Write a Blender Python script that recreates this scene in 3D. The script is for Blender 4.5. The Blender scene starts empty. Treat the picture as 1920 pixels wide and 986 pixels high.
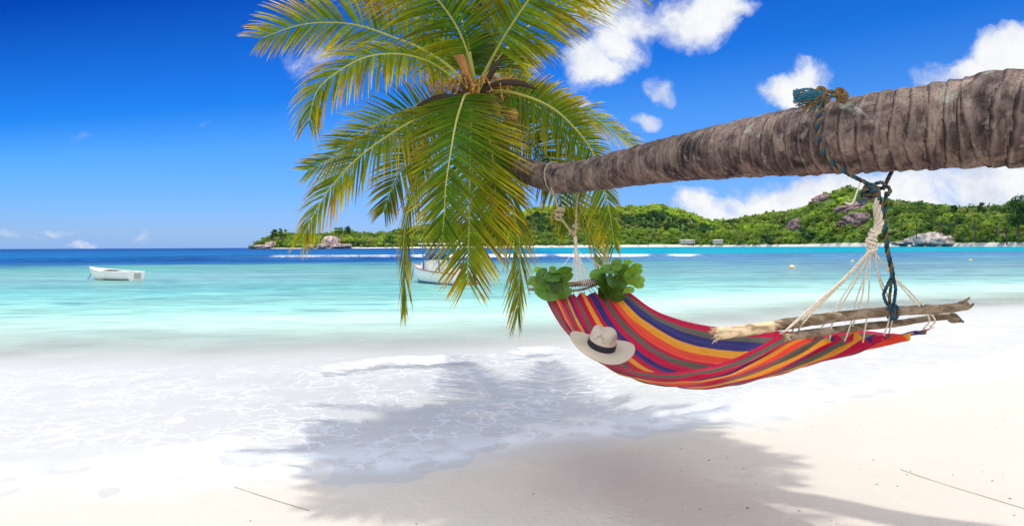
import bpy, math, random
import numpy as np
from mathutils import Vector, Matrix, noise as mnoise

random.seed(7); rng = np.random.default_rng(7)
sc = bpy.context.scene
COL = sc.collection
PI = math.pi

# ------------------------------------------------------------------ camera
F = 1280.0; CX = 960.0; CY = 462.5; H = 1.5; ROLL = -0.0045
cd = bpy.data.cameras.new('camera'); cam = bpy.data.objects.new('camera', cd); COL.objects.link(cam)
cd.sensor_width = 36; cd.lens = 24; cd.shift_y = (CY - 493) / 1920
cd.clip_start = 0.05; cd.clip_end = 20000
cam.matrix_world = Matrix.Translation((0, 0, H)) @ Matrix.Rotation(PI / 2, 4, 'X') @ Matrix.Rotation(ROLL, 4, 'Z')
sc.camera = cam
RIGHT = np.array([math.cos(ROLL), 0, math.sin(ROLL)]); UP = np.array([-math.sin(ROLL), 0, math.cos(ROLL)])

def ray(px, py):
    return RIGHT * ((px - CX) / F) + UP * ((CY - py) / F) + np.array([0, 1.0, 0])
def at(px, py, Y):
    return np.array([0, 0, H]) + ray(px, py) * Y
def ground(px, py, z=0.0):
    r = ray(px, py); return np.array([0, 0, H]) + r * ((z - H) / r[2])
def project(p):
    q = (np.asarray(p) - np.array([0, 0, H])); q = q / q[1]
    return CX + F * (q @ RIGHT), CY - F * (q @ UP)

# ------------------------------------------------------------------ light
SUN_EL = math.radians(70); SUN_AZ = math.radians(-16)
S = Vector((math.sin(SUN_AZ) * math.cos(SUN_EL), math.cos(SUN_AZ) * math.cos(SUN_EL), math.sin(SUN_EL)))
sl = bpy.data.lights.new('sun', 'SUN'); sl.energy = 2.7; sl.angle = math.radians(0.55); sl.color = (1, .965, .9)
so = bpy.data.objects.new('sun', sl); COL.objects.link(so); so.rotation_euler = (-S).to_track_quat('-Z', 'Y').to_euler()
so.location = (0, 0, 30)
vs = sc.view_settings
vs.view_transform = 'Standard'; vs.look = 'None'; vs.exposure = 0.0; vs.gamma = 1; vs.use_curve_mapping = False
sc.cycles.max_bounces = 8; sc.cycles.transparent_max_bounces = 24; sc.cycles.use_denoising = True
sc.cycles.caustics_reflective = False; sc.cycles.caustics_refractive = False
sc.cycles.sample_clamp_indirect = 8

# ------------------------------------------------------------------ node helpers
def nd(nt, typ, ins=None, **props):
    n = nt.nodes.new(typ)
    for k, v in props.items(): setattr(n, k, v)
    for k, v in (ins or {}).items():
        s = n.inputs[k]
        if isinstance(v, bpy.types.NodeSocket): nt.links.new(v, s)
        elif isinstance(v, (tuple, list)) and s.type == 'RGBA' and len(v) == 3: s.default_value = (*v, 1)
        else: s.default_value = v
    return n
def mth(nt, op, a, b=None, c=None, clamp=False):
    n = nt.nodes.new('ShaderNodeMath'); n.operation = op; n.use_clamp = clamp
    for i, v in enumerate((a, b, c)):
        if v is None: continue
        if isinstance(v, bpy.types.NodeSocket): nt.links.new(v, n.inputs[i])
        else: n.inputs[i].default_value = v
    return n.outputs[0]
def sstep(nt, v, lo, hi):
    n = nd(nt, 'ShaderNodeMapRange', {'Value': v, 'From Min': lo, 'From Max': hi}, interpolation_type='SMOOTHSTEP')
    return n.outputs[0]
def mixc(nt, f, a, b, blend='MIX'):
    n = nt.nodes.new('ShaderNodeMix'); n.data_type = 'RGBA'; n.blend_type = blend
    for i, v in ((0, f), (6, a), (7, b)):
        s = n.inputs[i]
        if isinstance(v, bpy.types.NodeSocket): nt.links.new(v, s)
        elif isinstance(v, (tuple, list)): s.default_value = (*v[:3], 1)
        else: s.default_value = v
    return n.outputs[2]
def noise(nt, vec, scale, detail=4, rough=.55, dist=0.0, col=False):
    n = nd(nt, 'ShaderNodeTexNoise', {'Vector': vec, 'Scale': scale, 'Detail': detail, 'Roughness': rough, 'Distortion': dist})
    return n.outputs[1 if col else 0]
def ramp(nt, fac, stops, interp='LINEAR'):
    n = nt.nodes.new('ShaderNodeValToRGB'); nt.links.new(fac, n.inputs[0]); r = n.color_ramp; r.interpolation = interp
    while len(r.elements) < len(stops): r.elements.new(1.0)
    for e, (p, c) in zip(r.elements, stops):
        e.position = p; e.color = (*c[:3], 1)
    return n.outputs[0]
def mapping(nt, vec, scale=(1, 1, 1), loc=(0, 0, 0), rot=(0, 0, 0)):
    return nd(nt, 'ShaderNodeMapping', {'Vector': vec, 'Scale': scale, 'Location': loc, 'Rotation': rot}).outputs[0]
def new_mat(name):
    m = bpy.data.materials.new(name); m.use_nodes = True; nt = m.node_tree; nt.nodes.clear()
    out = nt.nodes.new('ShaderNodeOutputMaterial'); return m, nt, out
def bump(nt, h, strength=.5, dist=.01):
    return nd(nt, 'ShaderNodeBump', {'Height': h, 'Strength': strength, 'Distance': dist}).outputs[0]

# ------------------------------------------------------------------ world
w = bpy.data.worlds.new('World'); sc.world = w; w.use_nodes = True
nt = w.node_tree; nt.nodes.clear()
sky = nd(nt, 'ShaderNodeTexSky', sky_type='NISHITA', sun_disc=False)
sky.sun_elevation = SUN_EL; sky.sun_rotation = SUN_AZ; sky.altitude = 0; sky.air_density = 1.0; sky.dust_density = .3; sky.ozone_density = 2.5
WS = 0.1
tc = nt.nodes.new('ShaderNodeTexCoord').outputs['Generated']
sep = nd(nt, 'ShaderNodeSeparateXYZ', {0: tc})
yy = mth(nt, 'MAXIMUM', sep.outputs[1], .02)
U = mth(nt, 'DIVIDE', sep.outputs[0], yy); V = mth(nt, 'DIVIDE', sep.outputs[2], yy)
uv = nd(nt, 'ShaderNodeCombineXYZ', {0: U, 1: V}).outputs[0]
# deeper blue with height and towards the left, as through a polarising filter
elev = mth(nt, 'MULTIPLY', V, mth(nt, 'SUBTRACT', 1.0, mth(nt, 'MULTIPLY', nd(nt, 'ShaderNodeClamp', {0: U, 1: -1.2, 2: 1.2}).outputs[0], .45)))
gain = ramp(nt, elev, [(0, (.21, .39, .95)), (.012, (.225, .38, .85)), (.03, (.235, .375, .77)), (.17, (.13, .36, .70)), (.25, (.03, .25, .65)), (.48, (.003, .085, .40)), (.75, (.10, .22, .42)), (1, (.3, .4, .5))])
skyc = nd(nt, 'ShaderNodeVectorMath', {0: mixc(nt, 1.0, sky.outputs[0], gain, 'MULTIPLY'), 'Scale': 2.0}, operation='SCALE').outputs[0]
wv = nd(nt, 'ShaderNodeVectorMath', {0: noise(nt, uv, 7, 8, .62, 0, True), 1: (.5, .5, .5)}, operation='SUBTRACT').outputs[0]
wv = nd(nt, 'ShaderNodeVectorMath', {0: wv, 'Scale': .095}, operation='SCALE').outputs[0]
uvw = nd(nt, 'ShaderNodeVectorMath', {0: uv, 1: wv}, operation='ADD').outputs[0]
CLOUDS = [(1110, 110, 62, 46, 1), (1165, 85, 62, 44, 1.05), (1205, 45, 70, 40, 1), (1285, 40, 80, 46, 1), (1335, 12, 70, 26, .9), (1150, 20, 90, 40, .8), (1232, 168, 36, 32, .85),
          (1478, 178, 50, 34, 1.2), (1512, 160, 46, 38, 1.1), (1830, 128, 96, 34, 1.1), (1905, 92, 80, 48, 1.25), (1760, 105, 30, 14, .6), (1640, 352, 230, 30, 1.0), (1860, 352, 210, 48, 1.1), (1720, 385, 260, 26, .9),
          (1480, 365, 90, 26, 1.05), (1440, 385, 120, 20, .95), (1305, 385, 40, 24, 1.05), (1350, 400, 90, 20, .9), (1300, 360, 40, 10, .5), (1205, 236, 34, 16, .75), (1085, 188, 18, 9, .55), (600, 120, 50, 46, .46),
          (395, 216, 20, 9, .38), (145, 258, 30, 11, .24), (30, 442, 60, 9, .30), (110, 424, 40, 7, .30), (272, 446, 22, 7, .42), (150, 448, 26, 6, .30)]
def cloud_density(vec, fine):
    tot = None
    s_ = nd(nt, 'ShaderNodeSeparateXYZ', {0: vec})
    for (px, py, rx, ry, a) in CLOUDS:
        r = ray(px, py)
        du = mth(nt, 'MULTIPLY', mth(nt, 'SUBTRACT', s_.outputs[0], float(r[0])), F / rx / 1.35)
        dv = mth(nt, 'MULTIPLY', mth(nt, 'SUBTRACT', s_.outputs[1], float(r[2])), F / ry / 1.35)
        q = mth(nt, 'ADD', mth(nt, 'MULTIPLY', du, du), mth(nt, 'MULTIPLY', dv, dv))
        e = mth(nt, 'MULTIPLY', mth(nt, 'SUBTRACT', 1.0, q, clamp=True), a)
        tot = e if tot is None else mth(nt, 'MAXIMUM', tot, e)
    fb = noise(nt, vec, fine, 9, .62)
    fb = mth(nt, 'MULTIPLY', mth(nt, 'SUBTRACT', fb, .5), 2.3)
    return mth(nt, 'ADD', tot, mth(nt, 'MULTIPLY', fb, sstep(nt, tot, 0, .25)))
den = cloud_density(uvw, 12)
alpha = sstep(nt, den, .10, 1.0)
# unseen bright clouds added behind the camera and overhead to fill the shade
gen = noise(nt, mapping(nt, tc, (2.2, 2.2, 3.5)), 1.6, 7, .58)
back = mth(nt, 'MULTIPLY', sstep(nt, gen, .40, .56), mth(nt, 'MAXIMUM', sstep(nt, sep.outputs[1], .25, -.1), sstep(nt, sep.outputs[2], .55, .72)))
body = noise(nt, mapping(nt, uvw, (1, 1.3, 1), (0, -.012, 0)), 11, 5, .55)
light = sstep(nt, mth(nt, 'ADD', mth(nt, 'MULTIPLY', den, .25), mth(nt, 'MULTIPLY', body, 1.15)), .42, .98)
cc = mixc(nt, light, (.55 / WS, .64 / WS, .83 / WS), (.96 / WS, .97 / WS, .98 / WS))
full = mixc(nt, alpha, skyc, cc)
full = mixc(nt, back, full, (2.48 / WS, 2.48 / WS, 2.54 / WS))
bg = nd(nt, 'ShaderNodeBackground', {0: full, 1: WS})
wo = nt.nodes.new('ShaderNodeOutputWorld'); nt.links.new(bg.outputs[0], wo.inputs[0])

# ------------------------------------------------------------------ object helpers
def tag(o, label=None, cat=None, group=None, kind=None):
    if label: o['label'] = label
    if cat: o['category'] = cat
    if group: o['group'] = group
    if kind: o['kind'] = kind
    return o
def empty(name, loc, label=None, cat=None, group=None, rot=None):
    o = bpy.data.objects.new(name, None); COL.objects.link(o); o.location = Vector([float(c) for c in loc]); o.empty_display_size = .1
    if rot: o.rotation_euler = rot
    tag(o, label, cat, group)
    bpy.context.view_layer.update()
    return o
def mesh(name, V_, F_, mat, parent=None, smooth=True, colors=None, uv=None, attrs=None, world=True, mats=None, fmat=None):
    """verts in world space; re-expressed in the parent's space when parented (world=True)"""
    me = bpy.data.meshes.new(name)
    V_ = np.asarray(V_, dtype=float).reshape(-1, 3)
    if parent is not None and world:
        M = np.array(parent.matrix_world.inverted()); V_ = V_ @ M[:3, :3].T + M[:3, 3]
    me.from_pydata(V_.tolist(), [], [tuple(int(i) for i in f) for f in F_])
    for m_ in (mats or [mat]): me.materials.append(m_)
    if fmat is not None: me.polygons.foreach_set('material_index', np.asarray(fmat, dtype=np.int32))
    me.polygons.foreach_set('use_smooth', np.full(len(me.polygons), smooth))
    if colors is not None:
        a = me.color_attributes.new('Col', 'FLOAT_COLOR', 'POINT')
        c = np.ones((len(V_), 4)); c[:, :3] = colors; a.data.foreach_set('color', c.ravel())
    if uv is not None:
        l = me.uv_layers.new(name='UVMap'); li = np.empty(len(me.loops), dtype=np.int32); me.loops.foreach_get('vertex_index', li)
        l.data.foreach_set('uv', np.asarray(uv, dtype=float)[li].ravel())
    for k, v in (attrs or {}).items():
        a = me.attributes.new(k, 'FLOAT', 'POINT'); a.data.foreach_set('value', np.asarray(v, dtype=float))
    me.update()
    o = bpy.data.objects.new(name, me); COL.objects.link(o)
    if parent is not None: o.parent = parent
    return o
def grid_faces(nr, nc, wrap=False):
    f = []
    for i in range(nr - 1):
        for j in range(nc if wrap else nc - 1):
            k = (j + 1) % nc
            f.append((i * nc + j, i * nc + k, (i + 1) * nc + k, (i + 1) * nc + j))
    return f
def spline(pts, n):
    """Catmull-Rom through pts, n samples evenly spaced by length"""
    P = np.asarray(pts, dtype=float); m = len(P)
    if m == 2: return P[0] + (P[1] - P[0]) * np.linspace(0, 1, n)[:, None]
    Q = np.vstack([2 * P[0] - P[1], P, 2 * P[-1] - P[-2]]); out = []
    for i in range(1, m):
        p0, p1, p2, p3 = Q[i - 1], Q[i], Q[i + 1], Q[i + 2]
        for t in np.linspace(0, 1, 24, endpoint=False):
            out.append(.5 * ((2 * p1) + (-p0 + p2) * t + (2 * p0 - 5 * p1 + 4 * p2 - p3) * t * t + (-p0 + 3 * p1 - 3 * p2 + p3) * t ** 3))
    out.append(P[-1]); out = np.array(out)
    s = np.r_[0, np.cumsum(np.linalg.norm(np.diff(out[:, :3], axis=0), axis=1))]
    t = np.linspace(0, s[-1], n)
    return np.stack([np.interp(t, s, out[:, k]) for k in range(out.shape[1])], 1)
def unit(v): 
    v = np.asarray(v, dtype=float); return v / (np.linalg.norm(v, axis=-1, keepdims=True) + 1e-12)
def frames(P, up0=(0, 0, 1)):
    T = unit(np.gradient(P, axis=0)); N = np.zeros_like(P)
    n = np.asarray(up0, dtype=float); n = n - T[0] * (n @ T[0])
    if np.linalg.norm(n) < 1e-3: n = np.array([0, 1.0, 0]) - T[0] * T[0][1]
    N[0] = unit(n)
    for i in range(1, len(P)):
        n = N[i - 1] - T[i] * (N[i - 1] @ T[i]); N[i] = unit(n)
    return T, N, np.cross(T, N)
def tube_vf(P, R, seg=8, cap=True, off=0, rad_fn=None):
    P = np.asarray(P, dtype=float); n = len(P); R = np.broadcast_to(np.asarray(R, dtype=float), (n,))
    T, N, B = frames(P); a = np.linspace(0, 2 * PI, seg, endpoint=False)
    RR = R[:, None] * np.ones((1, seg))
    if rad_fn is not None: RR = RR * rad_fn(a)
    V_ = (P[:, None] + RR[..., None] * (np.cos(a)[None, :, None] * N[:, None] + np.sin(a)[None, :, None] * B[:, None])).reshape(-1, 3)
    f = grid_faces(n, seg, True)
    if cap:
        V_ = np.vstack([V_, P[0], P[-1]]); c0, c1 = n * seg, n * seg + 1
        f += [(c0, (j + 1) % seg, j) for j in range(seg)] + [(c1, (n - 1) * seg + j, (n - 1) * seg + (j + 1) % seg) for j in range(seg)]
    return V_, [tuple(i + off for i in q) for q in f]
class MB:
    def __init__(s): s.V = []; s.F = []; s.C = []; s.n = 0
    def add(s, V_, F_, col=None):
        V_ = np.asarray(V_, dtype=float); s.V.append(V_); s.F += [tuple(i + s.n for i in f) for f in F_]; s.n += len(V_)
        c = np.ones((len(V_), 3)) if col is None else np.broadcast_to(np.asarray(col, dtype=float), (len(V_), 3)); s.C.append(c); return s
    def tube(s, P, R, seg=8, col=None): return s.add(*tube_vf(P, R, seg), col)
    def box(s, lo, hi, col=None):
        x0, y0, z0 = lo; x1, y1, z1 = hi
        return s.add([(x0, y0, z0), (x1, y0, z0), (x1, y1, z0), (x0, y1, z0), (x0, y0, z1), (x1, y0, z1), (x1, y1, z1), (x0, y1, z1)],
                     [(0, 3, 2, 1), (4, 5, 6, 7), (0, 1, 5, 4), (1, 2, 6, 5), (2, 3, 7, 6), (3, 0, 4, 7)], col)
    def rope(s, P, r, pitch=.05, cols=None, seg=6, strands=3, step=.006):
        P = np.asarray(P, dtype=float); L = np.linalg.norm(np.diff(P, axis=0), axis=1).sum(); n = max(8, int(L / step))
        P = spline(P, n); T, N, B = frames(P, (.3, .2, 1)); t = np.linspace(0, L, n)
        for k in range(strands):
            a = 2 * PI * (t / pitch + k / strands)
            Q = P + (np.cos(a)[:, None] * N + np.sin(a)[:, None] * B) * r * .5
            s.tube(Q, r * .55, seg, None if cols is None else cols[k % len(cols)])
        return s
    def build(s, name, mat, parent=None, smooth=True, world=True):
        return mesh(name, np.vstack(s.V), s.F, mat, parent, smooth, np.vstack(s.C), world=world)
def ico(sub):
    import bmesh
    bm = bmesh.new(); bmesh.ops.create_icosphere(bm, subdivisions=sub, radius=1)
    V_ = np.array([v.co[:] for v in bm.verts]); F_ = [tuple(v.index for v in f.verts) for f in bm.faces]; bm.free(); return V_, F_

# ------------------------------------------------------------------ materials
def simple(name, color, rough=.6, noise_amt=.15, scale=20, spec=.4, vcol=False, bumpd=0.0, coords='Object'):
    m, nt, out = new_mat(name)
    t = nt.nodes.new('ShaderNodeTexCoord').outputs[coords]
    n = noise(nt, t, scale, 5, .6)
    base = nt.nodes.new('ShaderNodeVertexColor').outputs[0] if vcol else None
    if vcol: nt.nodes[-1].layer_name = 'Col'
    c = base if vcol else nd(nt, 'ShaderNodeRGB').outputs[0]
    if not vcol: c.default_value = (*color, 1)
    f = nd(nt, 'ShaderNodeMapRange', {'Value': n, 'From Min': .25, 'From Max': .75, 'To Min': 1 - noise_amt, 'To Max': 1 + noise_amt}).outputs[0]
    c2 = nd(nt, 'ShaderNodeVectorMath', {0: c, 'Scale': f}, operation='SCALE').outputs[0]
    b = nd(nt, 'ShaderNodeBsdfPrincipled', {'Base Color': c2, 'Roughness': rough, 'Specular IOR Level': spec})
    if bumpd: nt.links.new(bump(nt, n, .6, bumpd), b.inputs['Normal'])
    nt.links.new(b.outputs[0], out.inputs[0]); return m

def leaf_material(name, transl=.4, rough=.45, spec=.35):
    m, nt, out = new_mat(name)
    c = nd(nt, 'ShaderNodeVertexColor', layer_name='Col').outputs[0]
    t = nt.nodes.new('ShaderNodeTexCoord').outputs['Object']
    n = noise(nt, t, 14, 3); f = nd(nt, 'ShaderNodeMapRange', {'Value': n, 'From Min': .3, 'From Max': .7, 'To Min': .8, 'To Max': 1.2}).outputs[0]
    c = nd(nt, 'ShaderNodeVectorMath', {0: c, 'Scale': f}, operation='SCALE').outputs[0]
    tcx = mixc(nt, 1.0, c, (1.5, 1.35, .55), 'MULTIPLY')
    b = nd(nt, 'ShaderNodeBsdfPrincipled', {'Base Color': c, 'Roughness': rough, 'Specular IOR Level': spec})
    tr = nd(nt, 'ShaderNodeBsdfTranslucent', {0: tcx})
    mx = nd(nt, 'ShaderNodeMixShader', {0: transl, 1: b.outputs[0], 2: tr.outputs[0]})
    nt.links.new(mx.outputs[0], out.inputs[0]); return m
M_FROND = leaf_material('palm leaf', .52, .5, .10)
M_LEAF = leaf_material('sea grape leaf', .3, .4, .4)
M_TREE = leaf_material('forest leaf', .35, .7, .05)
M_VC = simple('painted', None, .5, .06, 8, .4, True)
M_ROPE = simple('rope fibre', None, .9, .35, 160, .1, True, .002)
M_RIB = simple('palm midrib', None, .5, .15, 40, .3, True)
M_FIBRE = simple('palm fibre', None, .9, .4, 60, .1, True, .004)
M_BARKF = simple('tree bark', (.12, .09, .065), .9, .4, 3, .1)

def bark_material():
    m, nt, out = new_mat('coconut trunk bark')
    uvn = nt.nodes.new('ShaderNodeTexCoord'); uv_ = uvn.outputs['UV']; ob = uvn.outputs['Object']
    ring = nd(nt, 'ShaderNodeAttribute', attribute_name='ring').outputs['Fac']
    crack = noise(nt, mapping(nt, uv_, (70, 16, 1)), 1.0, 5, .65, .8)
    crack2 = noise(nt, mapping(nt, uv_, (30, 60, 1)), 1.0, 4, .7, 1.2)
    blotch = noise(nt, ob, 6.0, 7, .66, .7)
    blotch2 = noise(nt, ob, 17, 5, .6, .3)
    c = ramp(nt, blotch, [(.35, (.038, .026, .029)), (.45, (.135, .095, .085)), (.55, (.29, .21, .175)), (.70, (.52, .39, .30))])
    c = mixc(nt, sstep(nt, blotch2, .56, .66), c, (.33, .265, .22))
    c = mixc(nt, mth(nt, 'MULTIPLY', sstep(nt, crack, .50, .34), .6), c, (.04, .03, .028))
    c = mixc(nt, mth(nt, 'MULTIPLY', sstep(nt, crack2, .60, .72), .5), c, (.40, .33, .28))
    rn = mth(nt, 'MULTIPLY', sstep(nt, noise(nt, mapping(nt, uv_, (9, 9, 1)), 1.0, 4, .65), .30, .52), sstep(nt, ring, .70, .95))
    c = mixc(nt, mth(nt, 'MULTIPLY', rn, .85), c, (.018, .012, .014))
    c = mixc(nt, mth(nt, 'MULTIPLY', mth(nt, 'MULTIPLY', sstep(nt, ring, .5, .68), sstep(nt, ring, .80, .72)), .28), c, (.36, .29, .25))
    geo = nt.nodes.new('ShaderNodeNewGeometry'); gz = nd(nt, 'ShaderNodeSeparateXYZ', {0: geo.outputs['Normal']}).outputs[2]
    lich = noise(nt, ob, 5.2, 5, .6, .6)
    ln = mth(nt, 'MULTIPLY', sstep(nt, lich, .60, .66), sstep(nt, gz, .0, .4))
    c = mixc(nt, mth(nt, 'MULTIPLY', ln, .8), c, (.42, .44, .36))
    org = noise(nt, ob, 21, 4, .6, .3)
    c = mixc(nt, mth(nt, 'MULTIPLY', mth(nt, 'MULTIPLY', sstep(nt, org, .645, .70), sstep(nt, gz, .2, -.4)), .85), c, (.46, .19, .07))
    hgt = mth(nt, 'ADD', mth(nt, 'MULTIPLY', crack, 1.0), mth(nt, 'ADD', mth(nt, 'MULTIPLY', crack2, .6), mth(nt, 'MULTIPLY', blotch2, .5)))
    b = nd(nt, 'ShaderNodeBsdfPrincipled', {'Base Color': c, 'Roughness': .85, 'Specular IOR Level': .2, 'Normal': bump(nt, hgt, 1.0, .03)})
    nt.links.new(b.outputs[0], out.inputs[0]); return m
M_BARK = bark_material()

# ------------------------------------------------------------------ shore layout
EX = np.array([-400, -40, -10, -3.1, -1.28, .56, 3.1, 6.5, 12, 40, 120, 800.])
EY = np.array([-30, -2, 3.2, 4.15, 4.54, 5.15, 6.6, 8.6, 11, 20, 50, 380.])
def yedge(x):
    x = np.asarray(x, dtype=float)
    return (np.interp(x - .6, EX, EY) + np.interp(x, EX, EY) + np.interp(x + .6, EX, EY)) / 3 + .10 * np.sin(x * 1.7 + .5) + .05 * np.sin(x * 4.3 + 1.0)
def offshore(x, y): return y - yedge(x)

def sand_height(d, x, y):
    z = np.where(d < 0, -.035 * d, np.where(d < 4.5, -.010 * d, np.where(d < 14, -.045 - .045 * (d - 4.5), -.4725 - .035 * (d - 14))))
    z = np.where(d < -12, .42 + .02 * (-d - 12), z)
    z = np.maximum(z, -7)
    near = np.exp(-((y - 4) / 9) ** 2)
    return z + near * (.010 * np.sin(x * 2.1 + y * 1.3) + .007 * np.sin(x * 5.1 - y * 3.7 + 1) + .004 * np.sin(x * 9 + y * 11))

# sand sheet (fan of rows, reaches past the bay)
ys = np.r_[np.linspace(-30, 1.5, 24), np.linspace(1.7, 14, 240), np.geomspace(14.3, 9000, 70)]
ss = np.linspace(-1, 1, 221)
gx = ss[None, :] * (1.3 * np.abs(ys)[:, None] + 14); gy = np.repeat(ys[:, None], len(ss), 1)
d = offshore(gx, gy); gz = sand_height(d, gx, gy)
def foam_lace(nt, t, dd):
    # lace of bubbles left in the wash
    tw = nd(nt, 'ShaderNodeVectorMath', {0: t, 1: nd(nt, 'ShaderNodeVectorMath', {0: noise(nt, t, 2.6, 4, .6, 0, True), 'Scale': .55}, operation='SCALE').outputs[0]}, operation='ADD').outputs[0]
    def lace(scale, lo, hi):
        v = nd(nt, 'ShaderNodeTexVoronoi', {'Vector': mapping(nt, tw, (1, 1.25, 1)), 'Scale': scale, 'Randomness': 1.0}, feature='DISTANCE_TO_EDGE').outputs['Distance']
        return sstep(nt, v, hi, lo)
    l1 = lace(3.6, .005, .085); l2 = lace(8.5, .0, .12)
    patch = noise(nt, t, 1.15, 4, .6, .4); patch2 = noise(nt, t, 3.5, 4, .6, .3)
    lac = mth(nt, 'MAXIMUM', mth(nt, 'MULTIPLY', l1, sstep(nt, patch, .40, .55)), mth(nt, 'MULTIPLY', l2, mth(nt, 'MULTIPLY', sstep(nt, patch2, .50, .66), .75)))
    zone = mth(nt, 'MULTIPLY', sstep(nt, dd, -.1, .2), sstep(nt, dd, 6.2, 4.2))
    edge = mth(nt, 'MULTIPLY', sstep(nt, dd, 1.1, .05), sstep(nt, patch2, .36, .56))
    lacez = mth(nt, 'MULTIPLY', zone, mth(nt, 'MAXIMUM', mth(nt, 'MULTIPLY', lac, .62), mth(nt, 'MULTIPLY', edge, .6)))
    return lacez, l2
def sand_material():
    m, nt, out = new_mat('white coral sand')
    t = nt.nodes.new('ShaderNodeTexCoord').outputs['Object']
    dd = nd(nt, 'ShaderNodeAttribute', attribute_name='offshore').outputs['Fac']
    n1 = noise(nt, t, 1.3, 5, .6); n2 = noise(nt, t, 90, 3, .7); n3 = noise(nt, t, 22, 5, .68)
    c = mixc(nt, n1, (.575, .522, .450), (.63, .580, .510))
    c = mixc(nt, mth(nt, 'MULTIPLY', sstep(nt, n2, .58, .72), .55), c, (.44, .385, .33))
    wet = sstep(nt, mth(nt, 'ADD', dd, mth(nt, 'MULTIPLY', n1, .5)), -.25, .35)
    c = mixc(nt, mth(nt, 'MULTIPLY', wet, .8), c, (.62, .60, .57))
    lc, _l = foam_lace(nt, t, dd)
    c = mixc(nt, mth(nt, 'MULTIPLY', lc, 1.25, clamp=True), c, (.86, .88, .90))
    h_ = mth(nt, 'ADD', mth(nt, 'MULTIPLY', n2, .25), mth(nt, 'ADD', n3, mth(nt, 'MULTIPLY', n1, 2)))
    rg = nd(nt, 'ShaderNodeMapRange', {'Value': wet, 'To Min': .95, 'To Max': .45}).outputs[0]
    b = nd(nt, 'ShaderNodeBsdfPrincipled', {'Base Color': c, 'Roughness': rg, 'Specular IOR Level': .25, 'Normal': bump(nt, h_, .6, .03)})
    nt.links.new(b.outputs[0], out.inputs[0]); return m
M_SAND = sand_material()
o = mesh('beach', np.stack([gx, gy, gz], -1).reshape(-1, 3), grid_faces(len(ys), len(ss)), M_SAND, attrs={'offshore': d.ravel()})
tag(o, kind='structure')

# ------------------------------------------------------------------ sea
def bfun(x, pts):
    pts = np.asarray(pts, dtype=float); return np.interp(x, pts[:, 0], pts[:, 1])
def ridge(y, yc, wf, wb):   # steep front (towards the shore), long back
    t = y - yc; return np.where(t < 0, np.exp(-(t / wf) ** 2), np.exp(-(t / wb) ** 2))
ys = np.r_[np.linspace(2.2, 12, 330), np.geomspace(12.05, 78, 150), np.linspace(78.5, 112, 110), np.geomspace(113, 15000, 90)]
ss = np.linspace(-1, 1, 301)
wx = ss[None, :] * (1.25 * ys[:, None] + 8); wy = np.repeat(ys[:, None], len(ss), 1)
wd = offshore(wx, wy)
wz = np.full_like(wx, 0.0)
amp = .7 * bfun(wx, [(-12, .035), (-4, .05), (-2.6, .06), (-1.5, .085), (.2, .08), (1.2, .05), (3, .03), (12, .02)])
yc = bfun(wx, [(-12, 6.6), (-2.7, 8.1), (-1.8, 8.75), (-.73, 9.25), (.4, 9.75), (2, 10.4), (12, 17)]) + .12 * np.sin(wx * 2.6) + .05 * np.sin(wx * 7)
wz += amp * ridge(wy, yc, .40, .8)
near_foam = np.clip(amp / .08, 0, 1) * ridge(wy, yc - .12, .42, .30) * (.62 + .30 * np.sin(wx * 1.9 + 1) * np.sin(wx * .7) + .15 * np.sin(wx * 5.3))
# swell standing up before it breaks further out
yc2 = 93 + 3.5 * np.sin(wx / 31.) + 1.0 * np.sin(wx / 9. + 1)
amp2 = bfun(wx, [(-90, .15), (-58, .35), (-30, .55), (0, .5), (16, .42), (40, .3), (90, .1)])
wz += amp2 * ridge(wy, yc2, .9, 4.0)
wz += bfun(wx, [(-140, .05), (-60, .32), (-20, .38), (0, .2), (60, .12)]) * ridge(wy, 82 + 2 * np.sin(wx / 22.), .8, 3.0)
foam2 = np.zeros_like(wx)
for a, b, s_ in ((-34, -12, .5), (-15, 6.5, .95), (4.5, 20.5, 1.1), (20, 27.5, 1.0)):
    ends = np.clip((wx - a) / 3.5, 0, 1) * np.clip((b - wx) / 3.5, 0, 1) * (.92 + .12 * np.sin(wx * 2.3) * np.sin(wx * .9 + 1))
    foam2 = np.maximum(foam2, s_ * ends * ridge(wy, yc2 - .3, 1.1, .9))
foam = np.maximum(near_foam, foam2)
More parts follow.
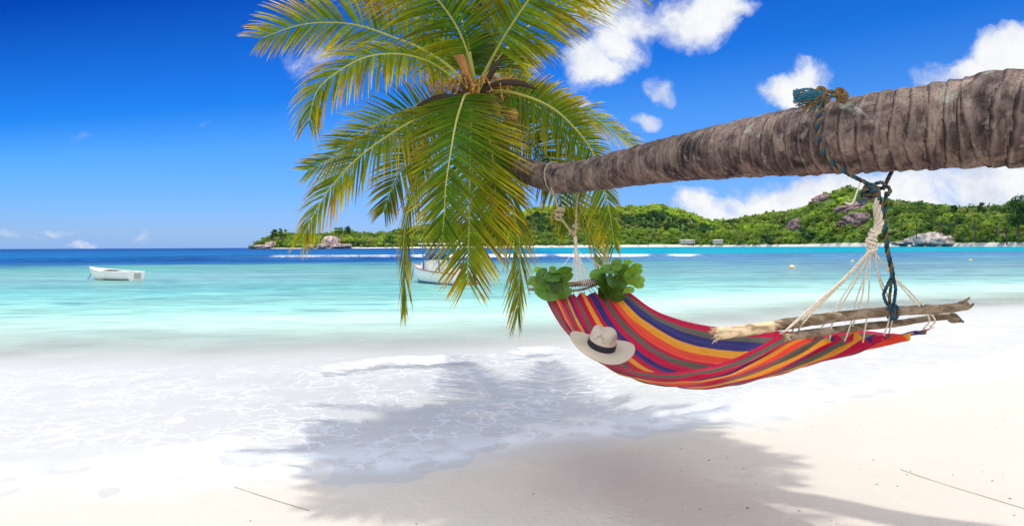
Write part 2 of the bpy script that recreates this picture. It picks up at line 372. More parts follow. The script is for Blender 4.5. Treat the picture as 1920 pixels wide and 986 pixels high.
def water_material():
    m, nt, out = new_mat('lagoon water')
    t = nt.nodes.new('ShaderNodeTexCoord').outputs['Object']
    dd = nd(nt, 'ShaderNodeAttribute', attribute_name='offshore').outputs['Fac']
    ff = nd(nt, 'ShaderNodeAttribute', attribute_name='foam').outputs['Fac']
    big = noise(nt, mapping(nt, t, (.05, .12, 1)), 1, 4, .6, .5)
    mid = noise(nt, mapping(nt, t, (.22, .55, 1)), 1, 5, .62, .6)
    d2 = mth(nt, 'ADD', mth(nt, 'MULTIPLY', dd, mth(nt, 'ADD', .62, mth(nt, 'MULTIPLY', big, .76))), mth(nt, 'MULTIPLY', mth(nt, 'SUBTRACT', mid, .5), 2.2))
    lg = mth(nt, 'DIVIDE', mth(nt, 'LOGARITHM', mth(nt, 'MAXIMUM', d2, 1.0), 10.0), 3.0)       # d = 10^(3 lg)
    def p(x): return math.log10(x) / 3
    c = ramp(nt, lg, [(p(5), (.66, .71, .64)), (p(8), (.58, .72, .62)), (p(11), (.44, .69, .57)), (p(15), (.30, .60, .51)), (p(21), (.17, .45, .40)), (p(33), (0.199, 0.370, 0.355)),
                      (p(54), (0.115, 0.310, 0.288)), (p(63), (0.030, 0.130, 0.269)), (p(78), (0.012, 0.075, 0.259)), (p(105), (0.008, 0.120, 0.317)), (p(240), (0.005, 0.100, 0.298)), (p(700), (0.005, 0.055, 0.240))])
    cb = ramp(nt, lg, [(p(5), (.66, .71, .64)), (p(8), (.58, .70, .62)), (p(12), (.43, .63, .57)), (p(18), (0.225, 0.420, 0.422)), (p(26), (0.173, 0.300, 0.346)), (p(45), (0.102, 0.230, 0.346)),
                      (p(80), (0.082, 0.200, 0.346)), (p(110), (0.043, 0.190, 0.326)), (p(125), (0.004, 0.300, 0.403)), (p(600), (0.004, 0.260, 0.384))])
    px_ = nd(nt, 'ShaderNodeSeparateXYZ', {0: t}).outputs[0]
    c = mixc(nt, sstep(nt, px_, -6, 26), c, cb)
    stk = noise(nt, mapping(nt, t, (.75, 1.7, 1), (2, 8, 0)), 1, 5, .65, .5); stk2 = noise(nt, mapping(nt, t, (.07, .35, 1), (2, 8, 0)), 1, 4, .6, .5)
    s1 = nd(nt, 'ShaderNodeMapRange', {'Value': stk, 'From Min': .36, 'From Max': .62, 'To Min': .76, 'To Max': 1.10}).outputs[0]
    s2 = nd(nt, 'ShaderNodeMapRange', {'Value': stk2, 'From Min': .36, 'From Max': .62, 'To Min': .78, 'To Max': 1.10}).outputs[0]
    sf = mth(nt, 'MULTIPLY', s1, s2)
    c = nd(nt, 'ShaderNodeVectorMath', {0: c, 'Scale': mth(nt, 'ADD', mth(nt, 'MULTIPLY', sf, sstep(nt, dd, 4, 14)), mth(nt, 'SUBTRACT', 1.0, sstep(nt, dd, 4, 14)))}, operation='SCALE').outputs[0]
    # weed and coral patches on the bottom
    wn = noise(nt, mapping(nt, t, (.30, .95, 1), (7, 3, 0)), 1, 5, .6, .4)
    wmask = mth(nt, 'MULTIPLY', sstep(nt, wn, .54, .66), mth(nt, 'MULTIPLY', sstep(nt, dd, 6, 14), sstep(nt, dd, 90, 45)))
    wl = noise(nt, mapping(nt, t, (.06, .09, 1), (1, 5, 0)), 1, 3, .5)
    wmask = mth(nt, 'MULTIPLY', wmask, sstep(nt, wl, .36, .55))
    c = mixc(nt, mth(nt, 'MULTIPLY', wmask, .62), c, (.02, .17, .22))
    gn = noise(nt, mapping(nt, t, (.10, .30, 1), (3, 9, 0)), 1, 4, .6, .4)
    c = mixc(nt, mth(nt, 'MULTIPLY', mth(nt, 'MULTIPLY', sstep(nt, gn, .5, .68), .5), mth(nt, 'MULTIPLY', sstep(nt, dd, 14, 26), sstep(nt, dd, 75, 50))), c, (.10, .42, .28))
    # ripples
    r1 = noise(nt, mapping(nt, t, (1.6, 4.5, 1)), 1, 5, .6, .3); r2 = noise(nt, mapping(nt, t, (.18, .6, 1)), 1, 3, .5)
    r3 = noise(nt, t, 9, 4, .6)
    hh = mth(nt, 'ADD', mth(nt, 'ADD', mth(nt, 'MULTIPLY', r1, .05), mth(nt, 'MULTIPLY', r2, .22)), mth(nt, 'MULTIPLY', r3, .012))
    nrm = bump(nt, hh, .55, 1.0)
    fn = noise(nt, mapping(nt, t, (1, 1.8, 1)), 6, 6, .7, .5)
    solid = sstep(nt, mth(nt, 'ADD', ff, mth(nt, 'MULTIPLY', mth(nt, 'SUBTRACT', fn, .5), 1.5)), .36, .52)
    solid = mth(nt, 'MULTIPLY', solid, sstep(nt, ff, .03, .15))
    fm = solid
    dif = nd(nt, 'ShaderNodeBsdfDiffuse', {0: c, 'Normal': nrm})
    tra = nd(nt, 'ShaderNodeBsdfTransparent', {0: (.99, .997, .995)})
    opac = nd(nt, 'ShaderNodeMapRange', {'Value': d2, 'From Min': 4.2, 'From Max': 11, 'To Min': .03, 'To Max': 1}, interpolation_type='SMOOTHSTEP').outputs[0]
    bodym = nd(nt, 'ShaderNodeMixShader', {0: opac, 1: tra.outputs[0], 2: dif.outputs[0]})
    gl = nd(nt, 'ShaderNodeBsdfGlossy', {'Color': (1, 1, 1), 'Roughness': .12, 'Normal': nrm})
    fr = nd(nt, 'ShaderNodeFresnel', {'IOR': 1.33, 'Normal': nrm}).outputs[0]
    lim = nd(nt, 'ShaderNodeMapRange', {'Value': dd, 'From Min': 30, 'From Max': 66, 'To Min': .24, 'To Max': .11}).outputs[0]
    lim = mth(nt, 'MULTIPLY', lim, nd(nt, 'ShaderNodeMapRange', {'Value': dd, 'From Min': 6, 'From Max': 18, 'To Min': .35, 'To Max': 1.0}).outputs[0])
    fr = mth(nt, 'MINIMUM', mth(nt, 'MULTIPLY', fr, .75), lim)
    srf = nd(nt, 'ShaderNodeMixShader', {0: fr, 1: bodym.outputs[0], 2: gl.outputs[0]})
    fo = nd(nt, 'ShaderNodeBsdfDiffuse', {0: (.88, .89, .90), 'Normal': bump(nt, fn, .5, .03)})
    fo2 = nd(nt, 'ShaderNodeBsdfTranslucent', {0: (.9, .92, .93)}); fo = nd(nt, 'ShaderNodeMixShader', {0: .4, 1: fo.outputs[0], 2: fo2.outputs[0]})
    fin = nd(nt, 'ShaderNodeMixShader', {0: fm, 1: srf.outputs[0], 2: fo.outputs[0]})
    nt.links.new(fin.outputs[0], out.inputs[0]); return m
M_WATER = water_material()
# drop the rows that lie wholly on dry sand
Vw = np.stack([wx, wy, wz], -1).reshape(-1, 3); keep = (wd.ravel() > -1.2)
fw = [f for f in grid_faces(len(ys), len(ss)) if all(keep[i] for i in f)]
used = np.unique(np.array(fw)); remap = -np.ones(len(Vw), dtype=int); remap[used] = np.arange(len(used))
o = mesh('sea', Vw[used], remap[np.array(fw)], M_WATER, attrs={'offshore': wd.ravel()[used], 'foam': foam.ravel()[used]})
tag(o, kind='structure')

# ------------------------------------------------------------------ hills round the bay
PROF = [(476, 466), (500, 450), (512, 445), (525, 441), (545, 444), (590, 446), (625, 440), (650, 436), (672, 442), (700, 444), (730, 440), (760, 434), (800, 428), (850, 424),
        (900, 424), (950, 414), (990, 398), (1030, 392), (1100, 396), (1150, 394), (1190, 392), (1240, 390), (1275, 400), (1310, 412), (1335, 420), (1380, 418), (1420, 410),
        (1460, 404), (1500, 400), (1520, 388), (1545, 374), (1580, 360), (1605, 360), (1640, 376), (1680, 386), (1720, 390), (1780, 398), (1850, 400), (1880, 398), (1920, 392), (2100, 375), (2400, 360)]
BASE = [(470, 950), (760, 980), (1000, 1050), (1300, 1050), (1450, 850), (1600, 700), (1750, 560), (1920, 430), (2100, 360), (2400, 300)]
DEPTH = [(470, 60), (560, 120), (760, 220), (1000, 330), (1250, 350), (1340, 260), (1450, 230), (1600, 230), (1700, 200), (1920, 170), (2400, 150)]
PA, BA, DA = (np.array(a, dtype=float) for a in (PROF, BASE, DEPTH))
def terr(px, t):
    px = np.asarray(px, dtype=float); t = np.asarray(t, dtype=float)
    yb = np.interp(px, BA[:, 0], BA[:, 1]); dp = np.interp(px, DA[:, 0], DA[:, 1]); pr = np.interp(px, PA[:, 0], PA[:, 1])
    Y = yb + dp * t
    hz = CY - (px - CX) * .0045
    zr = H + (hz - pr) / F * (yb + dp)
    tt = np.clip(t, 0, 2)
    f = np.where(tt <= 1, np.sin(np.clip(tt, 0, 1) * PI / 2) ** 1.05, np.cos((tt - 1) * 1.1))
    lump = 1 + .10 * np.sin(px / 31. + 5 * t) * np.sin(t * 7 + px / 47.) * (1 - np.clip(t, 0, 1)) 
    z = (zr - 2.0) * f * lump + np.minimum(t * 90, np.interp(px, [1000, 1600, 1900], [.9, 1.4, 2.0]))
    return np.stack([(px - CX) / F * Y, Y, z], -1)
pxs = np.arange(470, 2401, 5.0); ts = np.r_[-.03, 0, .01, .025, np.linspace(.05, 1.3, 40)]
gp, gt = np.meshgrid(pxs, ts); P = terr(gp, gt)
P[0, :, 2] = -3; P[1, :, 2] = -.2
fade = np.clip((gp - 470) / 25, 0, 1); P[..., 2] = P[..., 2] * fade - (1 - fade) * 1.0
m, nt, out = new_mat('undergrowth slope')
t_ = nt.nodes.new('ShaderNodeTexCoord').outputs['Object']
c_ = mixc(nt, noise(nt, t_, .08, 5, .6), (.04, .09, .02), (.12, .20, .03))
b_ = nd(nt, 'ShaderNodeBsdfPrincipled', {'Base Color': c_, 'Roughness': .9, 'Specular IOR Level': .1, 'Normal': bump(nt, noise(nt, t_, .35, 4), .8, 2)})
nt.links.new(b_.outputs[0], out.inputs[0]); M_SLOPE = m
fm = [1 if (k // (len(pxs) - 1)) < 3 else 0 for k in range((len(ts) - 1) * (len(pxs) - 1))]
o = mesh('hills', P.reshape(-1, 3), grid_faces(len(ts), len(pxs)), None, mats=[M_SLOPE, M_SAND], fmat=fm, attrs={'offshore': np.full(P.shape[0] * P.shape[1], -5.)})
tag(o, kind='structure')

# granite
m, nt, out = new_mat('weathered granite')
t_ = nt.nodes.new('ShaderNodeTexCoord').outputs['Object']
c_ = nd(nt, 'ShaderNodeVertexColor', layer_name='Col').outputs[0]
n_ = noise(nt, mapping(nt, t_, (1, 1, .5)), .35, 6, .65)
c_ = mixc(nt, sstep(nt, n_, .40, .60), mixc(nt, 1.0, c_, (.42, .40, .42), 'MULTIPLY'), c_)
b_ = nd(nt, 'ShaderNodeBsdfPrincipled', {'Base Color': c_, 'Roughness': .9, 'Specular IOR Level': .1, 'Normal': bump(nt, noise(nt, t_, .5, 6, .7), 1, 1.2)})
nt.links.new(b_.outputs[0], out.inputs[0]); M_ROCK = m
IV3, IF3 = ico(4)
def rock(name, px, py, rx, ry, label, col, group=None, Y=None, seed=0, cat='rock', tilt=0.0):
    if Y is None:
        tt = np.linspace(.01, 1, 200); pp = terr(np.full(200, float(px)), tt)
        q = np.array([project(p_)[1] for p_ in pp]); Y = pp[np.argmin(np.abs(q - py)), 1] 
    c = at(px, py, Y); s = Y / F
    v = IV3.copy()
    for i in range(len(v)):
        p_ = Vector(v[i] * 1.4) + Vector((seed * 7.3, seed * 3.1, 0))
        rg = .45 if name != 'rock_outcrop' else 1.0; k = 1 + .40 * mnoise.noise(p_) + .22 * rg * mnoise.noise(p_ * 2.3) + .12 * rg * mnoise.noise(p_ * 5)
        v[i] *= k
    v = np.sign(v) * np.abs(v) ** .85
    v = v * np.array([rx * s, max(rx, ry) * s * .9, ry * s]) 
    ca, sa = math.cos(tilt), math.sin(tilt)
    v = np.stack([v[:, 0] * ca - v[:, 2] * sa, v[:, 1], v[:, 0] * sa + v[:, 2] * ca], 1)
    o = mesh(name, v + c, IF3, M_ROCK, smooth=(name != 'rock_outcrop'), colors=np.broadcast_to(np.array(col), v.shape))
    # origin at the rock
    o.data.transform(Matrix.Translation(-Vector(c.tolist()))); o.location = c.tolist()
    tag(o, label, cat, group); ROCKS.append((px, py, rx * .85, ry * .8)); return o
ROCKS = []
PURP = (.32, .225, .225); PINK = (.66, .52, .45); GREY = (.62, .55, .50)
rock('rock_outcrop', 1545, 376, 20, 11, 'purple-grey granite outcrop on the shoulder just below the hilltop', PURP, 'granite outcrops on the hill', seed=1, tilt=.3)
rock('rock_outcrop', 1598, 390, 28, 9, 'broad granite slab on the upper face of the rocky hill', PURP, 'granite outcrops on the hill', seed=2, tilt=.2)
rock('rock_outcrop', 1612, 415, 26, 14, 'largest bare granite face in the middle of the rocky hill', PURP, 'granite outcrops on the hill', seed=3, tilt=-.2)
rock('rock_outcrop', 1580, 421, 13, 6, 'small granite knob left of the largest bare face', PURP, 'granite outcrops on the hill', seed=4)
rock('rock_outcrop', 1493, 427, 15, 15, 'tall dark granite block low on the left flank of the rocky hill', PURP, 'granite outcrops on the hill', seed=5, tilt=.4)
rock('rock_outcrop', 1520, 441, 9, 5, 'low granite hump below the tall dark block', PURP, 'granite outcrops on the hill', seed=6)
rock('rock_outcrop', 1785, 436, 9, 8, 'pinkish rock among the trees above the beach boulders', PURP, 'granite outcrops on the hill', seed=7)
for k, (px, py, rx, ry, lab) in enumerate([(1690, 456, 17, 4, 'low flat boulder at the left end of the beach boulders'), (1712, 452, 15, 7, 'rounded boulder beside the flat one on the beach'),
        (1745, 449, 27, 13, 'biggest pale granite boulder on the far beach'), (1774, 453, 22, 9, 'sloping pale boulder at the right end of the beach boulders'), (1728, 457, 14, 5, 'small boulder in front of the biggest one on the beach')]):
    Yb = float(np.interp(px, BA[:, 0], BA[:, 1])); rock('boulder', px, py, rx, ry, lab, GREY, 'granite boulders on the far beach', Y=Yb - 2 + k, seed=11 + k)
for k, (px, py, rx, ry, lab) in enumerate([(492, 463, 15, 4, 'low pink rock at the tip of the headland'), (508, 459, 10, 6, 'pink rock slab just behind the headland tip'), (580, 462, 9, 4, 'small shoreline rock in the middle of the headland'),
        (622, 453, 17, 10, 'tall pink rock face under the headland trees'), (640, 461, 19, 4, 'low rock ledge at the foot of the tall rock face'), (604, 461, 10, 4, 'small rock left of the tall rock face')]):
    Yb = float(np.interp(px, BA[:, 0], BA[:, 1])); rock('shore_rock', px, py, rx, ry, lab, PINK, 'pink rocks of the headland', Y=Yb + (12 if ry > 5 else -1), seed=21 + k)

# ------------------------------------------------------------------ woods
IV1, IF1 = ico(1); IF1 = np.array(IF1)
def crown_template(nleaf, seed, leaf=.34):
    r = np.random.default_rng(seed)
    c = unit(r.normal(size=(6, 3))) * .5; c[:, 2] = np.abs(c[:, 2]) * .9; rad = r.uniform(.45, .65, 6)
    core = IV1 * np.array([.62, .62, .5]) * r.uniform(.85, 1.1, (len(IV1), 1))
    k = r.integers(0, 6, nleaf); nrm = unit(r.normal(size=(nleaf, 3)) + np.array([0, 0, .35])); p = c[k] + nrm * rad[k][:, None] * r.uniform(.75, 1.05, (nleaf, 1))
    p[:, 2] *= .8
    n2 = unit(nrm + r.normal(size=(nleaf, 3)) * .45)
    a = unit(np.cross(n2, r.normal(size=(nleaf, 3)))); b = np.cross(n2, a); s_ = leaf * r.uniform(.6, 1.2, (nleaf, 1))
    q = np.stack([p - a * s_ - b * s_ * .3, p + b * s_ * .6 - a * .1 * s_, p + a * s_, p - b * s_ * .7], 1).reshape(-1, 3)
    V_ = np.vstack([core, q]); fq = np.arange(4 * nleaf).reshape(-1, 4) + len(core)
    return V_, fq
def forest():
    tmpl = [crown_template(34, 100 + i) for i in range(14)]
    n = 9500
    px = np.where(rng.random(n) < .30, rng.uniform(476, 1050, n), rng.uniform(990, 2150, n)); t = rng.random(n) ** 1.25 * 1.03 + .03
    P = terr(px, t); jit = rng.normal(size=(n, 2)) * 3; P[:, :2] += jit
    big = np.interp(px, [470, 760, 1300, 1700, 1920], [3.6, 4.6, 5.0, 4.0, 3.6])
    R = .93 * big * np.where(rng.random(n) < .12, 1.5, rng.uniform(.55, 1.15, n)) * np.where(t < .12, .8, 1)
    VV, TF, QF, CC = [], [], [], []; off = 0
    for i in range(n):
        x_, y_ = project(P[i] + np.array([0, 0, R[i] * .4]))
        if any(((x_ - a) / c) ** 2 + ((y_ - b) / e) ** 2 < 1 for a, b, c, e in ROCKS): continue
        v, q = tmpl[rng.integers(14)]
        a = rng.random() * 6.28; ca, sa = math.cos(a), math.sin(a)
        v = v @ np.array([[ca, sa, 0], [-sa, ca, 0], [0, 0, 1]]) * np.array([R[i], R[i], R[i] * rng.uniform(.8, 1.35)]) + P[i] + np.array([0, 0, R[i] * .55])
        # tree colour: dark to fresh green, spread by noise
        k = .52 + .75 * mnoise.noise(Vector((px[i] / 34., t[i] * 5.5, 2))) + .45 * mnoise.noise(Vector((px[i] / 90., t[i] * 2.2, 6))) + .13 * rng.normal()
        if 980 < px[i] < 1340: e_ = .52 + .22 * mnoise.noise(Vector((px[i] / 45., 1, 1))); k = (.05 if .24 < t[i] < e_ else (.55 if t[i] <= .24 else .95)) + .45 * mnoise.noise(Vector((px[i] / 22., t[i] * 8, 4))) + .12 * rng.normal()  # cloud shadow painted into the leaf colours as a dark band across this hill
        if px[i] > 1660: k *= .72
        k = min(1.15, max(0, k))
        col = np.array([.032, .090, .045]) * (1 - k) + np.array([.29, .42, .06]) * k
        if rng.random() < .07: col = np.array([.26, .27, .10])
        col = col * rng.uniform(.75, 1.25)
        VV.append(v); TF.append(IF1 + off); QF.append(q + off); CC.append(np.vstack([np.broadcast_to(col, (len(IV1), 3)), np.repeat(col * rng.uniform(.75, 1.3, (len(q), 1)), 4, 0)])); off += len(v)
    VV = np.vstack(VV); CC = np.vstack(CC); TF = np.vstack(TF); QF = np.vstack(QF)
    me = bpy.data.meshes.new('woods'); me.vertices.add(len(VV)); me.vertices.foreach_set('co', VV.ravel().astype(np.float32))
    loops = np.r_[TF.ravel(), QF.ravel()].astype(np.int32); me.loops.add(len(loops)); me.loops.foreach_set('vertex_index', loops)
    st = np.r_[np.arange(len(TF)) * 3, len(TF) * 3 + np.arange(len(QF)) * 4].astype(np.int32); me.polygons.add(len(st)); me.polygons.foreach_set('loop_start', st)
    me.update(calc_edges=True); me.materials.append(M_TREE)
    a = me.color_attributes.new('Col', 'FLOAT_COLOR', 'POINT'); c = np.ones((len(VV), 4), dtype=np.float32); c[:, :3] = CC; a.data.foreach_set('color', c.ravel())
    o = bpy.data.objects.new('woods', me); COL.objects.link(o); tag(o, 'dense green forest covering the hills round the bay', 'forest', kind='stuff')
forest()

def bay_tree(px, py_base, py_top, Y, kind, label, group, seed):
    """a tree that stands out of the woods: trunk and its own crown"""
    r = np.random.default_rng(seed); b = at(px, py_base, Y); hgt = (py_base - py_top) / F * Y
    root = empty({'palm': 'coconut_palm', 'broad': 'broadleaf_tree', 'pine': 'casuarina_tree'}[kind], b, label, 'tree', group)
    lean = r.uniform(-.12, .12) * hgt
    top = b + np.array([lean, 0, hgt * (.86 if kind == 'palm' else .7)])
    P_ = spline([b - np.array([0, 0, 1.0]), b * .5 + top * .5 + np.array([-lean * .2, 0, 0]), top], 14)
    mesh('trunk', *tube_vf(P_, np.linspace(.032, .014, 14) * hgt, 7), M_BARKF, root)
    V_, C_ = [], []
    if kind == 'palm':
        L = hgt * .36
        for k in range(17):
            a = 2 * PI * k / 17 + r.uniform(-.2, .2); e = r.uniform(-.3, 1.0); h = np.array([math.cos(a), math.sin(a), 0])
            s_ = np.linspace(0, 1, 9)[:, None]; Q = top + (h * math.cos(e) * s_ + np.array([0, 0, 1]) * (math.sin(e) * s_ - .75 * s_ ** 2)) * L
            side = np.cross(h, [0, 0, 1]); col = np.array([.15, .22, .04]) * r.uniform(.7, 1.4)
            for sd in (-1, 1):
                for i in range(1, 9):
                    for q_ in (0, .5):
                        p0 = Q[i - 1] + (Q[i] - Q[i - 1]) * q_; tng = unit(Q[i] - Q[i - 1]); ln = L * .30 * math.sin(PI * min(1, (i + q_) / 9.5)) + .1
                        tip = p0 + (side * sd * .8 + tng * .5 - np.array([0, 0, .55])) * ln; wd_ = tng * L * .035
                        V_ += [p0 - wd_, p0 + wd_, tip + wd_ * .3, tip - wd_ * .3]; C_ += [col] * 4
        V_ = np.array(V_); F_ = np.arange(len(V_)).reshape(-1, 4)
    else:
        nc = 16; cs = []
        for k in range(nc):
            zf = r.uniform(.35, 1.0); rr = (.30 if kind == 'broad' else .20) * (1 - abs(zf - (.72 if kind == 'broad' else .55)) * 1.1) * hgt
            a = r.uniform(0, 6.28); cs.append((b + np.array([lean * zf + math.cos(a) * rr, math.sin(a) * rr, hgt * zf * .95]), hgt * r.uniform(.09, .16)))
        base = np.array([.045, .095, .035]) if kind == 'pine' else np.array([.08, .15, .03])
        for c, rad in cs:
            n = 130; nr = unit(r.normal(size=(n, 3))); p = c + nr * rad * r.uniform(.35, 1, (n, 1)) * np.array([1.25, 1.25, .8])
            n2 = unit(nr + r.normal(size=(n, 3)) * .7); a_ = unit(np.cross(n2, r.normal(size=(n, 3)))); b_ = np.cross(n2, a_); s_ = hgt * .028 * r.uniform(.6, 1.4, (n, 1))
            V_.append(np.stack([p - a_ * s_, p - b_ * s_ * .5, p + a_ * s_, p + b_ * s_ * .5], 1).reshape(-1, 3))
            C_.append(np.repeat(base * r.uniform(.6, 1.5, (n, 1)), 4, 0))
        V_ = np.vstack(V_); C_ = np.vstack(C_); F_ = np.arange(len(V_)).reshape(-1, 4)
    mesh('crown', V_, F_, M_TREE, root, False, np.array(C_))
TR = [(513, 455, 430, 960, 'pine', 'dark tree standing above the tip of the headland', 'trees standing out on the headland'),
      (530, 452, 428, 965, 'broad', 'rounded tree next to the dark one near the headland tip', 'trees standing out on the headland'),
      (634, 446, 423, 975, 'broad', 'left one of two tall trees on top of the tall headland rock', 'trees standing out on the headland'),
      (652, 446, 422, 980, 'pine', 'right one of two tall trees on top of the tall headland rock', 'trees standing out on the headland'),
      (1594, 366, 346, 860, 'broad', 'tree crowning the very top of the rocky hill', 'skyline trees'),
      (1788, 405, 383, 590, 'pine', 'thin tree breaking the skyline right of the blue rope', 'skyline trees'),
      (1842, 405, 380, 520, 'pine', 'feathery tree on the skyline left of the tallest tree', 'skyline trees'),
      (1908, 452, 366, 440, 'pine', 'tallest dark feathery tree at the right edge', 'skyline trees'),
      (1868, 452, 400, 470, 'palm', 'palm just left of the tallest dark tree', 'palms above the far beach'),
      (1888, 456, 412, 455, 'palm', 'palm in front of the tallest dark tree', 'palms above the far beach'),
      (1828, 450, 398, 500, 'palm', 'tall palm right of the pinkish rock in the trees', 'palms above the far beach'),
      (1808, 456, 418, 520, 'palm', 'short palm just right of the beach boulders', 'palms above the far beach'),
      (1850, 456, 416, 500, 'palm', 'palm standing low on the beach between the two taller palms', 'palms above the far beach'),
      (1718, 445, 408, 560, 'palm', 'palm behind the beach boulders', 'palms above the far beach'),
      (1762, 440, 403, 560, 'palm', 'palm above the biggest beach boulder', 'palms above the far beach'),
      (1690, 440, 408, 600, 'palm', 'palm just right of the hanging blue rope', 'palms above the far beach'),
      (1300, 460, 440, 1000, 'palm', 'far palm between the two white beach houses', 'palms along the distant shore'),
      (1388, 460, 438, 930, 'palm', 'far palm right of the second white beach house', 'palms along the distant shore'),
      (1215, 461, 441, 1040, 'palm', 'far palm above the right end of the breakers', 'palms along the distant shore'),
      (1412, 460, 440, 900, 'palm', 'far palm beside the long low beach house', 'palms along the distant shore')]
for i, a in enumerate(TR): bay_tree(*a, seed=300 + i)

def far_house(px, py, wpx, Y, label, wallc, roofc):
    b = at(px, py, Y); s = Y / F; W = wpx * s; Hh = 3.0; D = W * .45
    root = empty('beach_house', b, label, 'house', 'houses round the bay')
    mb = MB(); mb.box(b + [-W / 2, 0, -3], b + [W / 2, D, Hh * .62], wallc); mb.build('wall', M_VC, root, False)
    z0, z1 = b[2] + Hh * .62, b[2] + Hh; x0, x1, y0, y1 = b[0] - W * .54, b[0] + W * .54, b[1] - .6, b[1] + D + .6; ym = (y0 + y1) / 2
    mesh('roof', [(x0, y0, z0), (x1, y0, z0), (x1, y1, z0), (x0, y1, z0), (x0 + W * .1, ym, z1), (x1 - W * .1, ym, z1)],
         [(0, 1, 5, 4), (1, 2, 5), (2, 3, 4, 5), (3, 0, 4), (3, 2, 1, 0)], M_VC, root, False, colors=np.broadcast_to(np.array(roofc), (6, 3)))
    n = max(2, int(wpx / 9))
    for k in range(n):
        x = b[0] + W * ((k + .5) / n - .5); wm = MB(); wm.box((x - .8, b[1] - .06, b[2] + .5), (x + .8, b[1] + .05, b[2] + 2.1), (.05, .06, .07)); wm.build('window', M_VC, root, False)
for a in [(1290, 455, 26, 1010, 'long white house on the shore under the green hill', (.45, .42, .38), (.55, .44, .38)),
          (1347, 455, 17, 960, 'short white house right of the long one on the far shore', (.45, .42, .38), (.55, .44, .38)),
          (1430, 455, 20, 880, 'pale low house at the left foot of the rocky hill', (.45, .43, .38), (.48, .43, .36)),
          (1453, 406, 9, 1010, 'small white house high on the ridge left of the rocky hill', (.72, .7, .66), (.6, .56, .5)),
          (1003, 447, 9, 1070, 'small white house behind the left hammock ropes', (.7, .68, .64), (.5, .3, .22)),
          (1024, 450, 8, 1075, 'pale house with a greenish roof behind the palm fronds', (.68, .67, .62), (.25, .42, .36))]:
    a = list(a); a[1] -= 2; a[3] += 22; far_house(*a)

# ------------------------------------------------------------------ coconut palm
CR = np.array([905., 205.]); CY0 = 6.5
palm_root_px = [(2500, 560, 1.75, .44)]
TP = [(1920, 222, 2.55, .366), (1810, 232, 2.68, .352), (1700, 243, 2.80, .338), (1560, 258, 3.0, .318), (1400, 278, 3.38, .284), (1250, 301, 4.1, .258), (1100, 329, 5.25, .240),
      (1045, 334, 5.6, .236), (1000, 325, 5.95, .222), (958, 305, 6.25, .205), (925, 278, 6.4, .195), (905, 240, 6.45, .19), (896, 200, 6.45, .20)]
tp = [(*at(a, b, y), d_) for a, b, y, d_ in TP]
tp = [(4.35, 1.0, -.25, .50), (4.15, 1.05, .25, .46), (3.75, 1.2, .95, .42), (3.1, 1.6, 1.55, .40), (2.5, 2.08, 1.85, .385)] + tp
tp = np.array(tp)
palm = empty('coconut_palm', (4.35, 1.0, 0), 'leaning coconut palm with ringed grey trunk reaching over the hammock', 'tree')
NR, NSEG = 1500, 72
TC = spline(tp, NR); PT = TC[:, :3]; DT = TC[:, 3]
s_len = np.r_[0, np.cumsum(np.linalg.norm(np.diff(PT, axis=0), axis=1))]
T_, N_, B_ = frames(PT, (0, 0, 1)); ang = np.linspace(0, 2 * PI, NSEG, endpoint=False)
Vt = np.zeros((NR, NSEG, 3)); ringA = np.zeros((NR, NSEG))
spacing = np.interp(s_len, [0, 2.5, 4, 8, 9.5], [.075, .068, .058, .046, .04]); phase0 = np.cumsum(np.r_[0, np.diff(s_len)] / spacing)
for j, a in enumerate(ang):
    ca, sa = math.cos(a), math.sin(a)
    wob = np.array([mnoise.noise(Vector((ca * 1.2, sa * 1.2, s * 4.5))) for s in s_len[::5]]); wob = np.interp(s_len, s_len[::5], wob)
    fine = np.array([mnoise.noise(Vector((ca * 5, sa * 5, s * 22))) for s in s_len[::2]]); fine = np.interp(s_len, s_len[::2], fine)
    lump = np.array([mnoise.noise(Vector((ca * 2.2 + 9, sa * 2.2, s * 9))) for s in s_len[::3]]); lump = np.interp(s_len, s_len[::3], lump)
    ph = (phase0 + .34 * wob + .10 * fine + .14 * ca) % 1.0
    prof = np.where(ph < .82, ph / .82, 1 - (ph - .82) / .18)
    r = DT / 2 * (1 + (.046 + .045 * np.clip(lump * 1.6, -.6, .6)) * (prof - .5) + .040 * lump + .026 * fine)
    Vt[:, j] = PT + r[:, None] * (ca * N_ + sa * B_); ringA[:, j] = ph
uvt = np.stack([np.repeat(s_len[:, None], NSEG, 1), np.repeat((ang / (2 * PI))[None], NR, 0)], -1).reshape(-1, 2)
mesh('trunk', Vt.reshape(-1, 3), grid_faces(NR, NSEG, True), M_BARK, palm, True, uv=uvt, attrs={'ring': ringA.ravel()})

